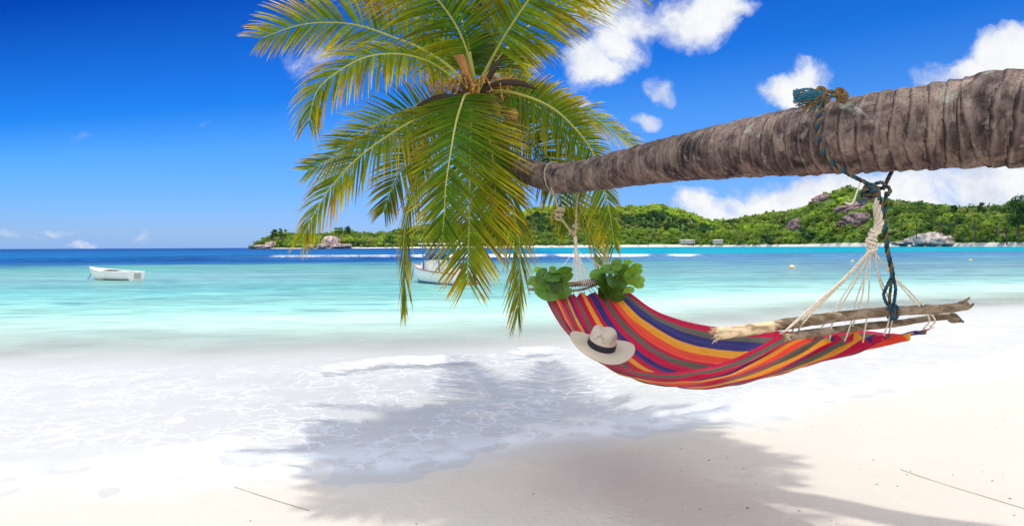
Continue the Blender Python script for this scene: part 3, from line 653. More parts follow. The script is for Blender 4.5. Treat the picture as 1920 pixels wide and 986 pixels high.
G0, G1, G2, YL, OR, BR = (np.array(c) for c in ((.014, .056, .008), (.046, .138, .008), (.26, .34, .012), (.80, .60, .022), (.80, .32, .018), (.20, .11, .03)))
def frond(ctrl, leaf=.56, n=78, yellow=.3, dark=0.0, droop=.5, up=(0, 0, 1), world_pts=False, lift=.12, ang0=74, ang1=33, seed=1, s0=.14, bare=.05, left=1.0, right=1.0, wid=.0215, roll=0.0):
    r = np.random.default_rng(seed)
    P_ = spline([np.array(c) if world_pts else at(*c) for c in ctrl], 120); T, N, B = frames(P_, up)
    if roll: N, B = N * math.cos(roll) + B * math.sin(roll), B * math.cos(roll) - N * math.sin(roll)
    L = np.linalg.norm(np.diff(P_, axis=0), axis=1).sum()
    V_, F_, C_ = [], [], []; k0 = 0; NS = 6
    for sd, amt in ((-1, left), (1, right)):
        if amt <= 0: continue
        for i in range(n):
            s = s0 + (1 - s0) * (i + r.uniform(-.25, .25)) / (n - 1); s = min(max(s, s0), .999)
            if r.random() < bare: continue
            f = s * 119; i0 = min(int(f), 118); q = f - i0
            p = P_[i0] * (1 - q) + P_[i0 + 1] * q; t, nn, b = T[i0], N[i0], B[i0]
            sp = (s - s0) / (1 - s0)
            ln = leaf * amt * np.interp(sp, [0, .12, .35, .6, .85, 1], [.62, .85, 1, .93, .66, .42]) * r.uniform(.88, 1.07)
            al = math.radians(ang0 + (ang1 - ang0) * sp ** 1.15 + r.normal() * 2.8)
            dr = t * math.cos(al) + sd * b * math.sin(al) + nn * (lift + r.normal() * .045)
            dr = unit(dr); w0 = wid * r.uniform(.8, 1.15) * (.65 + .35 * min(1, ln / leaf))
            g = droop * r.uniform(.8, 1.15) * (1.0 + (.9 if r.random() < .07 else 0))
            wv_ = unit(t - dr * (t @ dr)); nv = np.cross(wv_, dr); 
            if nv @ nn < 0: nv = -nv
            tw = r.normal() * .22; wv_ = wv_ * math.cos(tw) + nv * math.sin(tw)
            c = p.copy(); dd = dr.copy(); yv = min(1, max(0, yellow + .9 * min(yellow, .4) * mnoise.noise(Vector((sp * 5, sd * 3.0, seed * 1.7))) + r.normal() * .4 * min(yellow, .4) + .5 * yellow * (sp - .35)))
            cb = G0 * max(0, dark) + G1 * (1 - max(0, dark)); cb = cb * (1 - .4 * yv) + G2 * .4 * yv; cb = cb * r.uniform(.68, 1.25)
            ct = cb * (1 - yv) + (YL if r.random() < .7 else OR) * yv
            if r.random() < .06 + .12 * yellow: ct = BR
            for m_ in range(NS + 1):
                tt = m_ / NS; wd_ = w0 * np.interp(tt, [0, .12, .35, .75, 1], [.45, .9, 1, .6, .04]) * .5
                wq = wv_ - dd * (wv_ @ dd); wq = unit(wq); nq = np.cross(wq, dd)
                if nq @ nn < 0: nq = -nq
                V_ += [c - wq * wd_ - nq * wd_ * .35, c + nq * wd_ * .25, c + wq * wd_ - nq * wd_ * .35]
                cm = cb * (1 - tt ** 1.45) + ct * tt ** 1.45; C_ += [cm, cm * 1.12, cm]
                if m_ < NS:
                    a0 = k0 + 3 * m_; F_ += [(a0, a0 + 1, a0 + 4, a0 + 3), (a0 + 1, a0 + 2, a0 + 5, a0 + 4)]
                    c = c + dd * ln / NS; dd = unit(dd + np.array([0, 0, -1.0]) * g * (.35 + .9 * tt) / NS * 1.6)
            k0 += 3 * (NS + 1)
    o = mesh('frond', np.array(V_), F_, M_FROND, palm, True, np.array(C_))
    rad = np.interp(np.linspace(0, 1, 120), [0, .06, .2, .6, 1], [.036, .024, .014, .009, .0025]) * (.75 + L / 12)
    v, f = tube_vf(P_, rad, 7); yc_ = np.array([.36, .36, .06]) * (1 - .35 * dark)
    rb = mesh('midrib', v, f, M_RIB, None, True, np.broadcast_to(yc_, v.shape)); 
    M_ = palm.matrix_world.inverted(); rb.data.transform(M_); rb.parent = o
    return o
C0 = (893, 185, 6.45)
CAMUP = (0, -1, .30)
FR = [
 # upper left, long, tip at the left
 dict(ctrl=[C0, (845, 128, 6.5), (790, 92, 6.55), (744, 73, 6.6), (679, 50, 6.6), (622, 43, 6.5), (561, 48, 6.4), (490, 72, 6.3)], leaf=0.56, yellow=0.59, droop=.40, n=83, lift=.12, seed=1, s0=0.2, up=CAMUP, ang0=66),
 # middle left, arching over and down
 dict(ctrl=[C0, (862, 158, 6.3), (826, 130, 6.15), (793, 112, 6.0), (744, 102, 5.85), (687, 108, 5.7), (631, 137, 5.6), (594, 173, 5.55), (579, 228, 5.5)], leaf=0.53, yellow=0.64, droop=.95, n=83, seed=2, s0=0.2, lift=.0, up=(-.2, -.7, .8)),
 # lower left upper blade
 dict(ctrl=[C0, (850, 190, 6.5), (800, 196, 6.6), (765, 206, 6.7), (712, 232, 6.75), (663, 268, 6.8), (622, 298, 6.8), (580, 318, 6.8)], leaf=0.53, yellow=.36, dark=.3, droop=.22, n=72, seed=3, lift=.05, up=CAMUP, ang0=60),
 # lower left, drooping to (565,440)
 dict(ctrl=[C0, (850, 200, 6.2), (805, 215, 6.0), (769, 230, 5.9), (720, 260, 5.8), (671, 297, 5.75), (635, 334, 5.7), (602, 378, 5.7), (566, 446, 5.7)], leaf=0.53, yellow=0.52, droop=.75, n=89, seed=4, lift=.0, up=(-.2, -.8, .6)),
 # centre front, down towards the camera
 dict(ctrl=[C0, (874, 178, 6.1), (864, 200, 5.75), (854, 235, 5.5), (844, 293, 5.3), (836, 349, 5.2), (833, 400, 5.15), (830, 436, 5.15)], leaf=0.51, yellow=.16, droop=.25, n=77, seed=5, lift=-.02, ang0=74, wid=.025),
 # hanging lower centre, fan shaped tip
 dict(ctrl=[C0, (885, 200, 6.1), (882, 250, 5.75), (881, 311, 5.6), (880, 370, 5.5), (879, 443, 5.45), (877, 492, 5.45), (877, 524, 5.45)], leaf=0.66, yellow=0.56, droop=0.1, n=84, seed=6, lift=-.02, ang0=66, ang1=30),
 # hanging left of centre with dry tip
 dict(ctrl=[C0, (862, 205, 6.4), (815, 268, 6.25), (784, 330, 6.15), (767, 390, 6.1), (758, 443, 6.1), (756, 516, 6.1), (754, 575, 6.1)], leaf=0.58, yellow=.45, dark=.4, droop=0.4, n=70, seed=7, lift=-.1, ang0=58, ang1=17, bare=.1, left=.95),
 # hanging right of centre, folded, dry tip
 dict(ctrl=[C0, (915, 215, 6.4), (935, 265, 6.3), (949, 322, 6.25), (957, 370, 6.2), (966, 417, 6.2), (974, 460, 6.2), (974, 520, 6.2), (971, 590, 6.2)], leaf=0.62, yellow=.5, dark=.25, droop=0.28, n=76, seed=8, lift=-.05, ang0=64, ang1=24, bare=.04),
 # right, arching behind the trunk and down
 dict(ctrl=[C0, (930, 172, 6.35), (975, 178, 6.3), (1030, 200, 6.35), (1075, 238, 6.45), (1110, 285, 6.55), (1130, 345, 6.6), (1145, 410, 6.6), (1152, 462, 6.6)], leaf=0.59, yellow=.32, droop=.55, n=89, seed=9, lift=0, left=.55, up=(.2, -1, .4)),
 # right upper, orange
 dict(ctrl=[C0, (940, 172, 6.7), (985, 178, 6.95), (1035, 192, 7.1), (1094, 212, 7.25), (1150, 243, 7.35), (1197, 274, 7.4)], leaf=0.53, yellow=1.00, droop=.4, n=73, seed=10, lift=.05, up=CAMUP, ang0=62),
 # inner right, behind the trunk
 dict(ctrl=[C0, (915, 205, 6.6), (938, 222, 6.75), (972, 248, 6.9), (1004, 280, 7.0), (1030, 320, 7.05), (1050, 375, 7.05), (1062, 430, 7.05)], leaf=0.53, yellow=.3, dark=.5, droop=.4, n=67, seed=11, up=CAMUP),
 # upper left behind
 dict(ctrl=[C0, (870, 130, 6.9), (830, 80, 7.3), (775, 30, 7.7), (715, -8, 8.0), (650, -20, 8.2), (600, -5, 8.3)], leaf=0.68, yellow=.35, droop=.4, n=73, seed=12, s0=0.27, up=CAMUP),
 # straight up, seen from below, its shade put in as dark green
 dict(ctrl=[C0, (886, 130, 6.7), (878, 82, 7.1), (867, 42, 7.4), (855, 0, 7.7), (842, -50, 7.9), (830, -80, 8.2)], leaf=0.68, yellow=.04, dark=.9, droop=.35, n=77, seed=13, s0=0.27, up=(0, -1, .3), wid=.025),
 # upper right, strong midrib
 dict(ctrl=[C0, (903, 150, 6.35), (927, 102, 6.2), (956, 53, 6.0), (992, 0, 5.8), (1030, -45, 5.6), (1085, -75, 5.4), (1150, -80, 5.3)], leaf=0.74, yellow=0.59, droop=.42, n=88, seed=14, s0=0.27, up=(-.3, -1, .2), wid=.025),
 # far upper right
 dict(ctrl=[C0, (925, 125, 6.7), (975, 65, 7.0), (1035, 15, 7.3), (1100, -20, 7.6), (1160, -30, 7.8), (1200, -10, 7.9)], leaf=0.68, yellow=.40, droop=.55, n=70, seed=15, s0=0.27, up=CAMUP),
 dict(ctrl=[C0, (880, 110, 6.2), (850, 40, 6.0), (800, -20, 5.8), (740, -55, 5.7), (680, -60, 5.6)], leaf=0.60, yellow=.3, droop=.5, n=72, seed=22, s0=0.27, up=CAMUP),
 # away from the camera
 dict(ctrl=[C0, (880, 120, 7.2), (862, 80, 8.0), (842, 88, 9.2), (822, 150, 10.6)], leaf=0.70, yellow=.2, dark=.5, droop=.6, n=90, wid=.045, seed=18),
 dict(ctrl=[C0, (915, 125, 7.2), (945, 95, 8.0), (962, 100, 9.2), (968, 160, 10.4)], leaf=0.70, yellow=.25, dark=.5, droop=.6, n=90, wid=.045, seed=19),
 # fuller right side, behind the trunk
 dict(ctrl=[C0, (925, 190, 6.6), (980, 238, 6.9), (1035, 305, 7.05), (1080, 375, 7.1), (1108, 440, 7.1), (1122, 492, 7.1)], leaf=.58, yellow=.42, dark=.2, droop=.35, n=76, seed=31, up=CAMUP),
 dict(ctrl=[C0, (925, 168, 6.9), (970, 165, 7.3), (1020, 180, 7.6), (1070, 215, 7.8), (1105, 255, 7.9)], leaf=.52, yellow=.55, dark=.1, droop=.4, n=70, seed=32, up=CAMUP),
 dict(ctrl=[C0, (900, 215, 6.3), (918, 265, 6.1), (926, 325, 6.0), (930, 385, 5.95), (928, 440, 5.95)], leaf=.52, yellow=.35, dark=.3, droop=.2, n=66, seed=33, ang0=64, ang1=28),
 dict(ctrl=[C0, (935, 178, 6.5), (985, 190, 6.6), (1040, 222, 6.75), (1082, 268, 6.9), (1112, 325, 7.0)], leaf=.54, yellow=.6, dark=.0, droop=.5, n=74, seed=41, up=CAMUP, right=.9),
 dict(ctrl=[C0, (850, 215, 6.5), (808, 250, 6.5), (770, 292, 6.5), (738, 345, 6.5), (720, 395, 6.5)], leaf=.46, yellow=.45, dark=.5, droop=.6, n=62, seed=42, up=CAMUP),
 # lower inner, dull
 dict(ctrl=[C0, (905, 205, 6.7), (912, 245, 6.95), (918, 300, 7.05), (920, 370, 7.1), (918, 430, 7.1)], leaf=0.48, yellow=.3, dark=.5, droop=.4, n=53, seed=20, ang0=60),
 dict(ctrl=[C0, (860, 195, 6.8), (820, 225, 7.1), (790, 270, 7.25), (770, 320, 7.3)], leaf=0.40, yellow=.25, dark=.6, droop=.6, n=49, seed=21),
]
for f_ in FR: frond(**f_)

# flower stalks, dry sheaths and spathes in the heart of the crown
hc = at(893, 185, 6.45)
for k in range(11):
    a = 2 * PI * k / 11 + .3; r_ = random.Random(k); h = np.array([math.cos(a), math.sin(a) * .8, 0]); mb = MB()
    l0 = r_.uniform(.28, .42); P_ = spline([hc + h * .06 + [0, 0, .02], hc + h * l0 * .6 + [0, 0, .16], hc + h * l0 + [0, 0, .12 - .1 * r_.random()]], 14)
    mb.tube(P_, np.linspace(.013, .006, 14), 6, (.42, .26, .06))
    for q in range(13):
        b0 = P_[5 + q % 9]; dv = unit(h + np.array([r_.uniform(-1, 1), r_.uniform(-1, 1), r_.uniform(-.9, .35)])); ln = r_.uniform(.12, .26)
        Q = spline([b0, b0 + dv * ln * .5 + [0, 0, .015], b0 + dv * ln - [0, 0, ln * .4]], 9)
        mb.tube(Q, np.full(9, .0034), 4, (.46, .24, .05))
        for u in (3, 5, 7): mb.add(IV1 * .009 + Q[u], [tuple(f) for f in IF1], (.50, .30, .08))
    mb.build('flower_stalk', M_FIBRE, palm)
for k, (pts, w_) in enumerate([([(895, 180, 6.3), (930, 158, 6.2), (972, 156, 6.15), (1008, 168, 6.1)], .032), ([(893, 192, 6.2), (850, 183, 6.1), (815, 186, 6.05), (780, 200, 6.0)], .034),
                               ([(890, 178, 6.3), (868, 120, 6.3), (850, 88, 6.35), (840, 74, 6.4)], .045), ([(900, 180, 6.3), (925, 130, 6.2), (938, 112, 6.2), (945, 98, 6.2)], .03)]):
    P_ = spline([at(*p_) for p_ in pts], 26); mb = MB(); prof = np.interp(np.linspace(0, 1, 26), [0, .2, .6, .9, 1], [.4, .7, 1, .55, .05])
    mb.add(*tube_vf(P_, prof * w_, 10), (.42, .2, .07) if k == 2 else (.055, .04, .03)); mb.build('spathe', M_FIBRE, palm)
mb = MB()
for k in range(70):
    r_ = random.Random(900 + k); a = r_.uniform(0, 6.28); h = np.array([math.cos(a), math.sin(a), r_.uniform(-.6, .5)]); b0 = hc + h * .05
    mb.tube(spline([b0, b0 + h * r_.uniform(.1, .18), b0 + h * r_.uniform(.2, .3) + [0, 0, r_.uniform(-.16, .05)]], 8), np.linspace(.022, .006, 8), 5, np.array([.17, .11, .06]) * r_.uniform(.5, 1.3))
mb.build('leaf_sheath', M_FIBRE, palm)
for k, (px, py, y, rr) in enumerate([(875, 222, 6.15, .055), (962, 216, 6.25, .05), (905, 214, 6.1, .05), (858, 214, 6.2, .045), (930, 205, 6.15, .05)]):
    v = IV3 * np.array([1, 1, 1.22]) * rr + at(px, py, y); mesh('coconut', v, IF3, M_FIBRE, palm, True, np.broadcast_to(np.array([.26, .15, .05]), v.shape))

# a taller palm leaning over the beach above the frame: its crown gives the shade on trunk, hammock and sand
PALM0 = palm
SK = (S / S.z); gc = np.array([.02, 4.85, 0]); zc = 8.6; top = gc + np.array([SK.x, SK.y, 1]) * zc
palm = empty('coconut_palm', (6.2, 1.0, 0), 'tall neighbouring coconut palm whose crown shades the hammock from above', 'tree')
P_ = spline([(6.2, 1.0, -.3), (5.6, 2.2, 3.0), (3.2, 4.6, 6.6), tuple(top)], 160)
v, f = tube_vf(P_, np.linspace(.2, .11, 160), 20); mesh('trunk', v, f, M_BARK, palm, True, uv=np.stack([np.arange(len(v)) / 20 * .06, (np.arange(len(v)) % 20) / 20], 1), attrs={'ring': (np.arange(len(v)) // 20 % 4) / 4.})
for k in range(24):
    a = 2 * PI * k / 24 * 2.0 + .13 * k; r_ = random.Random(50 + k); L = r_.uniform(1.5, 1.95); e = r_.uniform(.05, .5)
    h = np.array([math.cos(a), math.sin(a), 0]); el = L * (1.0 - .22 * max(0, -h[0] * .7 - h[1] * .7) ** 2 + .30 * max(0, h[0] * .58 - h[1] * .81) ** 5)
    frond([tuple(top), tuple(top + h * el * .35 + [0, 0, L * .35 * e]), tuple(top + h * el * .7 + [0, 0, L * .42 * e]), tuple(top + h * el + [0, 0, L * (.25 * e - .12)])], world_pts=True, leaf=.62, yellow=.25, droop=.4, n=52, seed=60 + k, wid=.045)
palm = PALM0

# ------------------------------------------------------------------ hammock
HA = np.array([.51, 5.0, 1.2]); HB = np.array([1.385, 2.72, 1.2])
hx = unit((HB - HA) * [1, 1, 0]); hp = np.array([-hx[1], hx[0], 0]); hp = hp if hp[0] > 0 else -hp
ham = empty('hammock', (HA[0] + HB[0]) / 2 * np.array([1, 0, 0]) + np.array([0, (HA[1] + HB[1]) / 2, .8]), 'striped red, orange and blue cloth hammock hung under the palm trunk', 'hammock')
# left edge, middle and right edge of the cloth (px, py, Y)
LE = [(1017, 548, 4.92), (1038, 590, 4.62), (1063, 625, 4.28), (1102, 661, 3.97), (1158, 686, 3.68), (1232, 698, 3.40), (1300, 693, 3.15), (1360, 678, 2.96), (1418, 652, 2.80), (1470, 622, 2.66)]
MI = [(1092, 549, 4.98), (1122, 606, 4.72), (1160, 655, 4.42), (1204, 690, 4.14), (1262, 712, 3.86), (1330, 721, 3.58), (1400, 715, 3.30), (1478, 694, 3.04), (1552, 664, 2.86), (1612, 629, 2.76)]
RI = [(1172, 541, 5.05), (1222, 578, 4.84), (1268, 597, 4.60), (1318, 609, 4.32), (1378, 616, 4.02), (1452, 620, 3.72), (1530, 622, 3.42), (1610, 619, 3.15), (1688, 626, 2.95), (1754, 613, 2.82)]
NU, NV = 220, 170
LEs, MIs, RIs = (spline([at(*p_) for p_ in q], NU) for q in (LE, MI, RI))
uu = np.linspace(0, 1, NU); vv = np.linspace(0, 1, NV)
Pc = LEs[:, None] * ((1 - vv) * (1 - 2 * vv))[None, :, None] + MIs[:, None] * (4 * vv * (1 - vv))[None, :, None] + RIs[:, None] * (vv * (2 * vv - 1))[None, :, None]
du_ = unit(np.gradient(Pc, axis=0)); dv_ = unit(np.gradient(Pc, axis=1)); nc_ = np.cross(du_, dv_); nc_ = np.where(nc_[..., 2:3] < 0, -nc_, nc_)
endf = (np.exp(-uu / .10) + 1.3 * np.exp(-(1 - uu) / .10))[:, None]
fold = np.zeros((NU, NV))
for i in range(NU):
    for j in range(NV):
        fold[i, j] = .55 * mnoise.noise(Vector((uu[i] * 3.0, vv[j] * 9, 3))) + .5 * mnoise.noise(Vector((uu[i] * 6, vv[j] * 24, 8))) + .28 * mnoise.noise(Vector((uu[i] * 14, vv[j] * 44, 1)))
edge_w = np.clip(np.minimum(vv, 1 - vv) / .06, 0, 1)[None]
Pc = Pc + nc_ * ((.011 * endf * np.sin(2 * PI * 8 * vv + 2)[None] + .021 * fold * (1 + .9 * endf)) * edge_w)[..., None]
Pc[..., 2] -= .018 * (np.exp(-(1 - uu) / .03))[:, None] * np.abs(np.sin(PI * 6 * vv))[None]
Pc[..., 2] -= .012 * (np.exp(-uu / .03))[:, None] * np.abs(np.sin(PI * 6 * vv))[None]
def cloth_material():
    m, nt, out = new_mat('striped hammock cloth')
    uv_ = nt.nodes.new('ShaderNodeTexCoord').outputs['UV']; sp_ = nd(nt, 'ShaderNodeSeparateXYZ', {0: uv_}); v_ = sp_.outputs[1]
    CRI, GRY, BLU, YEL, COR, PUR = (.50, .010, .055), (.115, .112, .085), (.035, .033, .165), (.74, .31, .03), (.74, .07, .035), (.075, .02, .10)
    seq = [(CRI, 1.6), (GRY, 2.6), (CRI, 2.4), (PUR, .8), (YEL, 1.0), (COR, 1.8), (GRY, .9), (CRI, 2.6), (GRY, 1.6), (YEL, 1.3), (COR, .7), (BLU, 1.3), (CRI, 2.8), (GRY, 2.4), (CRI, 2.6), (YEL, 2.6),
           (CRI, 2.6), (BLU, 3.0), (CRI, 3.0), (GRY, 2.2), (CRI, 1.0), (COR, 3.6), (YEL, 3.2), (BLU, 3.4), (GRY, 2.2), (CRI, 2.2)]
    tot = sum(w_ for _, w_ in seq); a = 0; st = []
    for c, w_ in seq: st.append((a / tot, c)); a += w_
    jit = mth(nt, 'MULTIPLY', mth(nt, 'SUBTRACT', noise(nt, mapping(nt, uv_, (6, 60, 1)), 1, 3), .5), .005)
    c = ramp(nt, mth(nt, 'ADD', v_, jit), st, 'CONSTANT')
    thr = noise(nt, mapping(nt, uv_, (9, 420, 1)), 1, 2, .6); slub = noise(nt, mapping(nt, uv_, (260, 30, 1)), 1, 2, .6)
    f = mth(nt, 'ADD', .70, mth(nt, 'ADD', mth(nt, 'MULTIPLY', thr, .44), mth(nt, 'MULTIPLY', slub, .3)))
    c = nd(nt, 'ShaderNodeVectorMath', {0: c, 'Scale': f}, operation='SCALE').outputs[0]
    wr = noise(nt, mapping(nt, uv_, (14, 26, 1)), 1, 5, .6, .8)
    hh = mth(nt, 'ADD', mth(nt, 'MULTIPLY', wr, .012), mth(nt, 'ADD', mth(nt, 'MULTIPLY', thr, .0016), mth(nt, 'MULTIPLY', slub, .0012)))
    b = nd(nt, 'ShaderNodeBsdfPrincipled', {'Base Color': c, 'Roughness': .85, 'Specular IOR Level': .1, 'Sheen Weight': .15, 'Normal': bump(nt, hh, .8, 1.0)})
    tr = nd(nt, 'ShaderNodeBsdfTranslucent', {0: c})
    mx = nd(nt, 'ShaderNodeMixShader', {0: .40, 1: b.outputs[0], 2: tr.outputs[0]}); nt.links.new(mx.outputs[0], out.inputs[0]); return m
M_CLOTH = cloth_material()
uvc = np.stack(np.meshgrid(uu, vv, indexing='ij'), -1).reshape(-1, 2)
cl = mesh('cloth', Pc.reshape(-1, 3), grid_faces(NU, NV), M_CLOTH, ham, True, uv=uvc)
CW, CW2 = (.62, .54, .42), (.70, .62, .50)
def wood_material():
    m, nt, out = new_mat('driftwood bark')
    t = nt.nodes.new('ShaderNodeTexCoord').outputs['Object']; c0 = nd(nt, 'ShaderNodeVertexColor', layer_name='Col').outputs[0]
    n1 = noise(nt, mapping(nt, t, (10, 30, 30)), 1, 6, .65, .5); n2 = noise(nt, t, 55, 4, .6, .4)
    c = mixc(nt, sstep(nt, n1, .40, .62), mixc(nt, 1.0, c0, (.42, .36, .30), 'MULTIPLY'), c0)
    c = mixc(nt, mth(nt, 'MULTIPLY', sstep(nt, n2, .60, .70), .55), c, mixc(nt, 1.0, c0, (1.7, 1.7, 1.55), 'MULTIPLY'))
    b = nd(nt, 'ShaderNodeBsdfPrincipled', {'Base Color': c, 'Roughness': .85, 'Specular IOR Level': .2, 'Normal': bump(nt, mth(nt, 'ADD', n1, mth(nt, 'MULTIPLY', n2, .5)), .8, .012)})
    nt.links.new(b.outputs[0], out.inputs[0]); return m
M_WOOD = wood_material()
BARKC = np.array([.29, .225, .155]); PALE = np.array([.76, .58, .37])
def stick(name, pts, r0, r1, pale_to=0.0, splinters=0, seed=0, twig=None):
    P_ = spline([at(*p_) for p_ in pts], 70); rr = np.linspace(r0, r1, 70)
    for i in range(70): rr[i] *= 1 + .14 * mnoise.noise(Vector((i * .11, seed * 3.3, 0))) + .06 * mnoise.noise(Vector((i * .4, seed, 5)))
    V_, F_ = tube_vf(P_, rr, 14); n = len(V_)
    for i in range(n - 2):
        c = P_[i // 14]; V_[i] = c + (V_[i] - c) * (1 + .10 * mnoise.noise(Vector((V_[i] * 30).tolist())))
    idx = np.minimum(np.arange(n) // 14, 69); idx[-2] = 0; idx[-1] = 69
    pl = np.array([1.0 if i / 69 < pale_to + .02 * math.sin(k * 2.1) else 0.0 for k, i in enumerate(idx)])
    C_ = pl[:, None] * PALE + (1 - pl[:, None]) * BARKC
    mb = MB(); mb.add(V_, F_, C_); r_ = random.Random(seed)
    T0 = unit(P_[0] - P_[3])
    for k in range(splinters):
        a = r_.uniform(0, 6.28); side = np.array([0, math.cos(a), math.sin(a)]); b0 = P_[0] + side * r0 * r_.uniform(.2, .8) - T0 * .02
        ln = r_.uniform(.015, .055); mb.tube(spline([b0, b0 + T0 * ln * .6 + side * .004, b0 + T0 * ln + side * r_.uniform(0, .02)], 6), np.linspace(.006, .0008, 6), 5, PALE * r_.uniform(.7, 1.15))
    if twig is not None:
        for q in twig: mb.tube(spline([at(*p_) for p_ in q], 14), np.linspace(r1 * .75, .004, 14), 7, BARKC * .8)
    return mb.build(name, M_WOOD, ham)
stick('spreader_bar', [(1345, 625, 2.58), (1400, 619, 2.62), (1462, 609, 2.66), (1540, 598, 2.70), (1620, 588, 2.74), (1700, 582, 2.79), (1770, 579, 2.84), (1812, 573, 2.87)], .0235, .0185, .22, 16, 3,
      twig=[[(1786, 577, 2.85), (1806, 566, 2.86), (1818, 558, 2.87)], [(1800, 575, 2.86), (1818, 575, 2.87), (1825, 569, 2.88)]])
stick('spreader_bar', [(1472, 632, 2.63), (1540, 622, 2.72), (1610, 613, 2.78), (1680, 606, 2.83), (1740, 597, 2.87), (1780, 594, 2.90), (1794, 597, 2.91)], .017, .013, .0, 0, 5,
      twig=[[(1775, 594, 2.90), (1790, 590, 2.9), (1806, 604, 2.91)], [(1778, 594, 2.9), (1784, 602, 2.9), (1806, 602, 2.92)]])
stick('spreader_bar', [(1000, 533, 4.86), (1040, 535, 4.9), (1090, 531, 4.95), (1130, 526, 4.99), (1175, 520, 5.03)], .020, .017, .0, 0, 7)
stick('spreader_bar', [(990, 542, 4.84), (1050, 545, 4.88), (1090, 543, 4.92), (1125, 532, 4.97), (1170, 530, 5.0)], .010, .008, .0, 0, 8)

def cloth_pt(u, v): return Pc[int(u * (NU - 1)), int(v * (NV - 1))]
K = at(1635, 474, 2.74)
def cord(pts, r=.0042, col=CW): mb = MB(); mb.rope(pts, r, .022, [col, np.array(col) * .9], 5, 3, .008); return mb.build('cord', M_ROPE, ham)
wob = random.Random(4)
for k, (bx, by, bY, v) in enumerate([(1474, 618, 2.63, .0), (1480, 615, 2.64, .01), (1492, 612, 2.66, .06), (1505, 606, 2.66, .12), (1548, 604, 2.71, .22), (1562, 602, 2.72, .32), (1598, 598, 2.73, .42), (1604, 596, 2.735, .48),
                                     (1626, 590, 2.74, .55), (1668, 590, 2.77, .68), (1674, 588, 2.78, .74), (1742, 596, 2.81, .96), (1752, 597, 2.82, 1.0)]):
    e = at(bx, by, bY); pts = [K + np.array([wob.uniform(-.008, .008), wob.uniform(-.008, .008), .02])]
    sagx = -.010 if k in (4, 5, 6) else .0
    for q in (.35, .65):
        j = .006 if 3 < k < 11 else .002
        pts.append(K * (1 - q) + e * q + np.array([wob.uniform(-j, j) + sagx, 0, wob.uniform(-j, j) - (.012 if k in (4, 5, 6) else 0)]))
    pts += [e, cloth_pt(.995, v) + [0, 0, .004]]
    cord(pts, .0045 if k < 4 or k > 10 else .0038, CW2 if k in (0, 1, 11, 12) else CW)
# braided top and lashing of the near cords
mb = MB(); BP = [(1646, 372, 2.74), (1645, 392, 2.73), (1649, 418, 2.73), (1640, 436, 2.73), (1634, 452, 2.735), (1635, 476, 2.74)]
Pb = spline([at(*p_) for p_ in BP], 90); Tb, Nb, Bb = frames(Pb)
for k in range(5):
    a = 2 * PI * k / 5 + np.linspace(0, 9, 90); rr = np.interp(np.linspace(0, 1, 90), [0, .2, .45, .6, .8, 1], [.007, .011, .013, .009, .012, .010])
    mb.tube(Pb + (np.cos(a)[:, None] * Nb + np.sin(a)[:, None] * Bb) * rr[:, None], rr * .62, 7, np.array(CW) * (1 - .06 * k))
for k in range(9):
    c = Pb[52 + 4 * k]; a = np.linspace(0, 2 * PI, 22); rr = .017 + .003 * math.sin(k * 1.7)
    mb.tube(c + np.stack([np.cos(a) * rr, np.sin(a) * rr, .008 * np.sin(a + k)], 1), .0048, 6, np.array(CW2) * (.9 + .02 * (k % 4)))
mb.build('braided_end', M_ROPE, ham)
# far end: hanging rope with knots, then the fan of cords
KF = at(1080, 472, 5.2)
mb = MB()
mb.rope([at(1034, 352, 5.50), at(1043, 378, 5.38), at(1050, 405, 5.3), at(1066, 428, 5.25), at(1078, 442, 5.22)], .0095, .05, [(.40, .32, .20), (.30, .24, .15)])
mb.rope([at(1083, 352, 5.5), at(1081, 390, 5.35), at(1080, 420, 5.25), at(1078, 446, 5.22)], .008, .05, [(.40, .34, .22), (.30, .25, .16)])
for cx, cy_, rr in ((1048, 398, .03), (1048, 408, .028), (1053, 394, .022), (1079, 424, .02), (1072, 436, .02)):
    c = at(cx, cy_, 5.31); a = np.linspace(0, 4 * PI, 40)
    mb.tube(c + np.stack([np.cos(a) * rr, np.sin(a) * rr * .7, np.sin(a * .5 + cx) * rr * .8], 1), .0075, 6, (.42, .34, .22))
mb.build('hanging_rope', M_ROPE, ham)
mb = MB(); mb.rope([at(1078, 444, 5.22), at(1080, 460, 5.21), at(1080, 478, 5.2)], .014, .06, [(.62, .55, .46), (.5, .44, .36)]); mb.build('braided_end', M_ROPE, ham)
for k in range(14):
    q = k / 13; e = at(1022 + 150 * q if k in (0, 13) else 1058 + 58 * q, 533 - 8 * q, 4.93 + .1 * q); v = min(.99, .02 + .96 * q)
    m1 = KF * .5 + e * .5 + np.array([wob.uniform(-.004, .004), 0, -.004 if 1 < k < 12 else 0]); cord([KF + [0, 0, .02], m1, e + [0, -.022, 0], cloth_pt(.004, v)], .0036, (.66, .60, .53))
mb = MB()
for q in np.linspace(0, 1, 13):
    c = at(1090 + 46 * q, 531 - 4 * q, 4.96 + .03 * q); a = np.linspace(0, 2 * PI, 20); mb.tube(c + np.stack([.006 * np.sin(a), np.cos(a) * .025, np.sin(a) * .025], 1), .0042, 5, (.60, .54, .48))
mb.build('lashing', M_ROPE, ham)
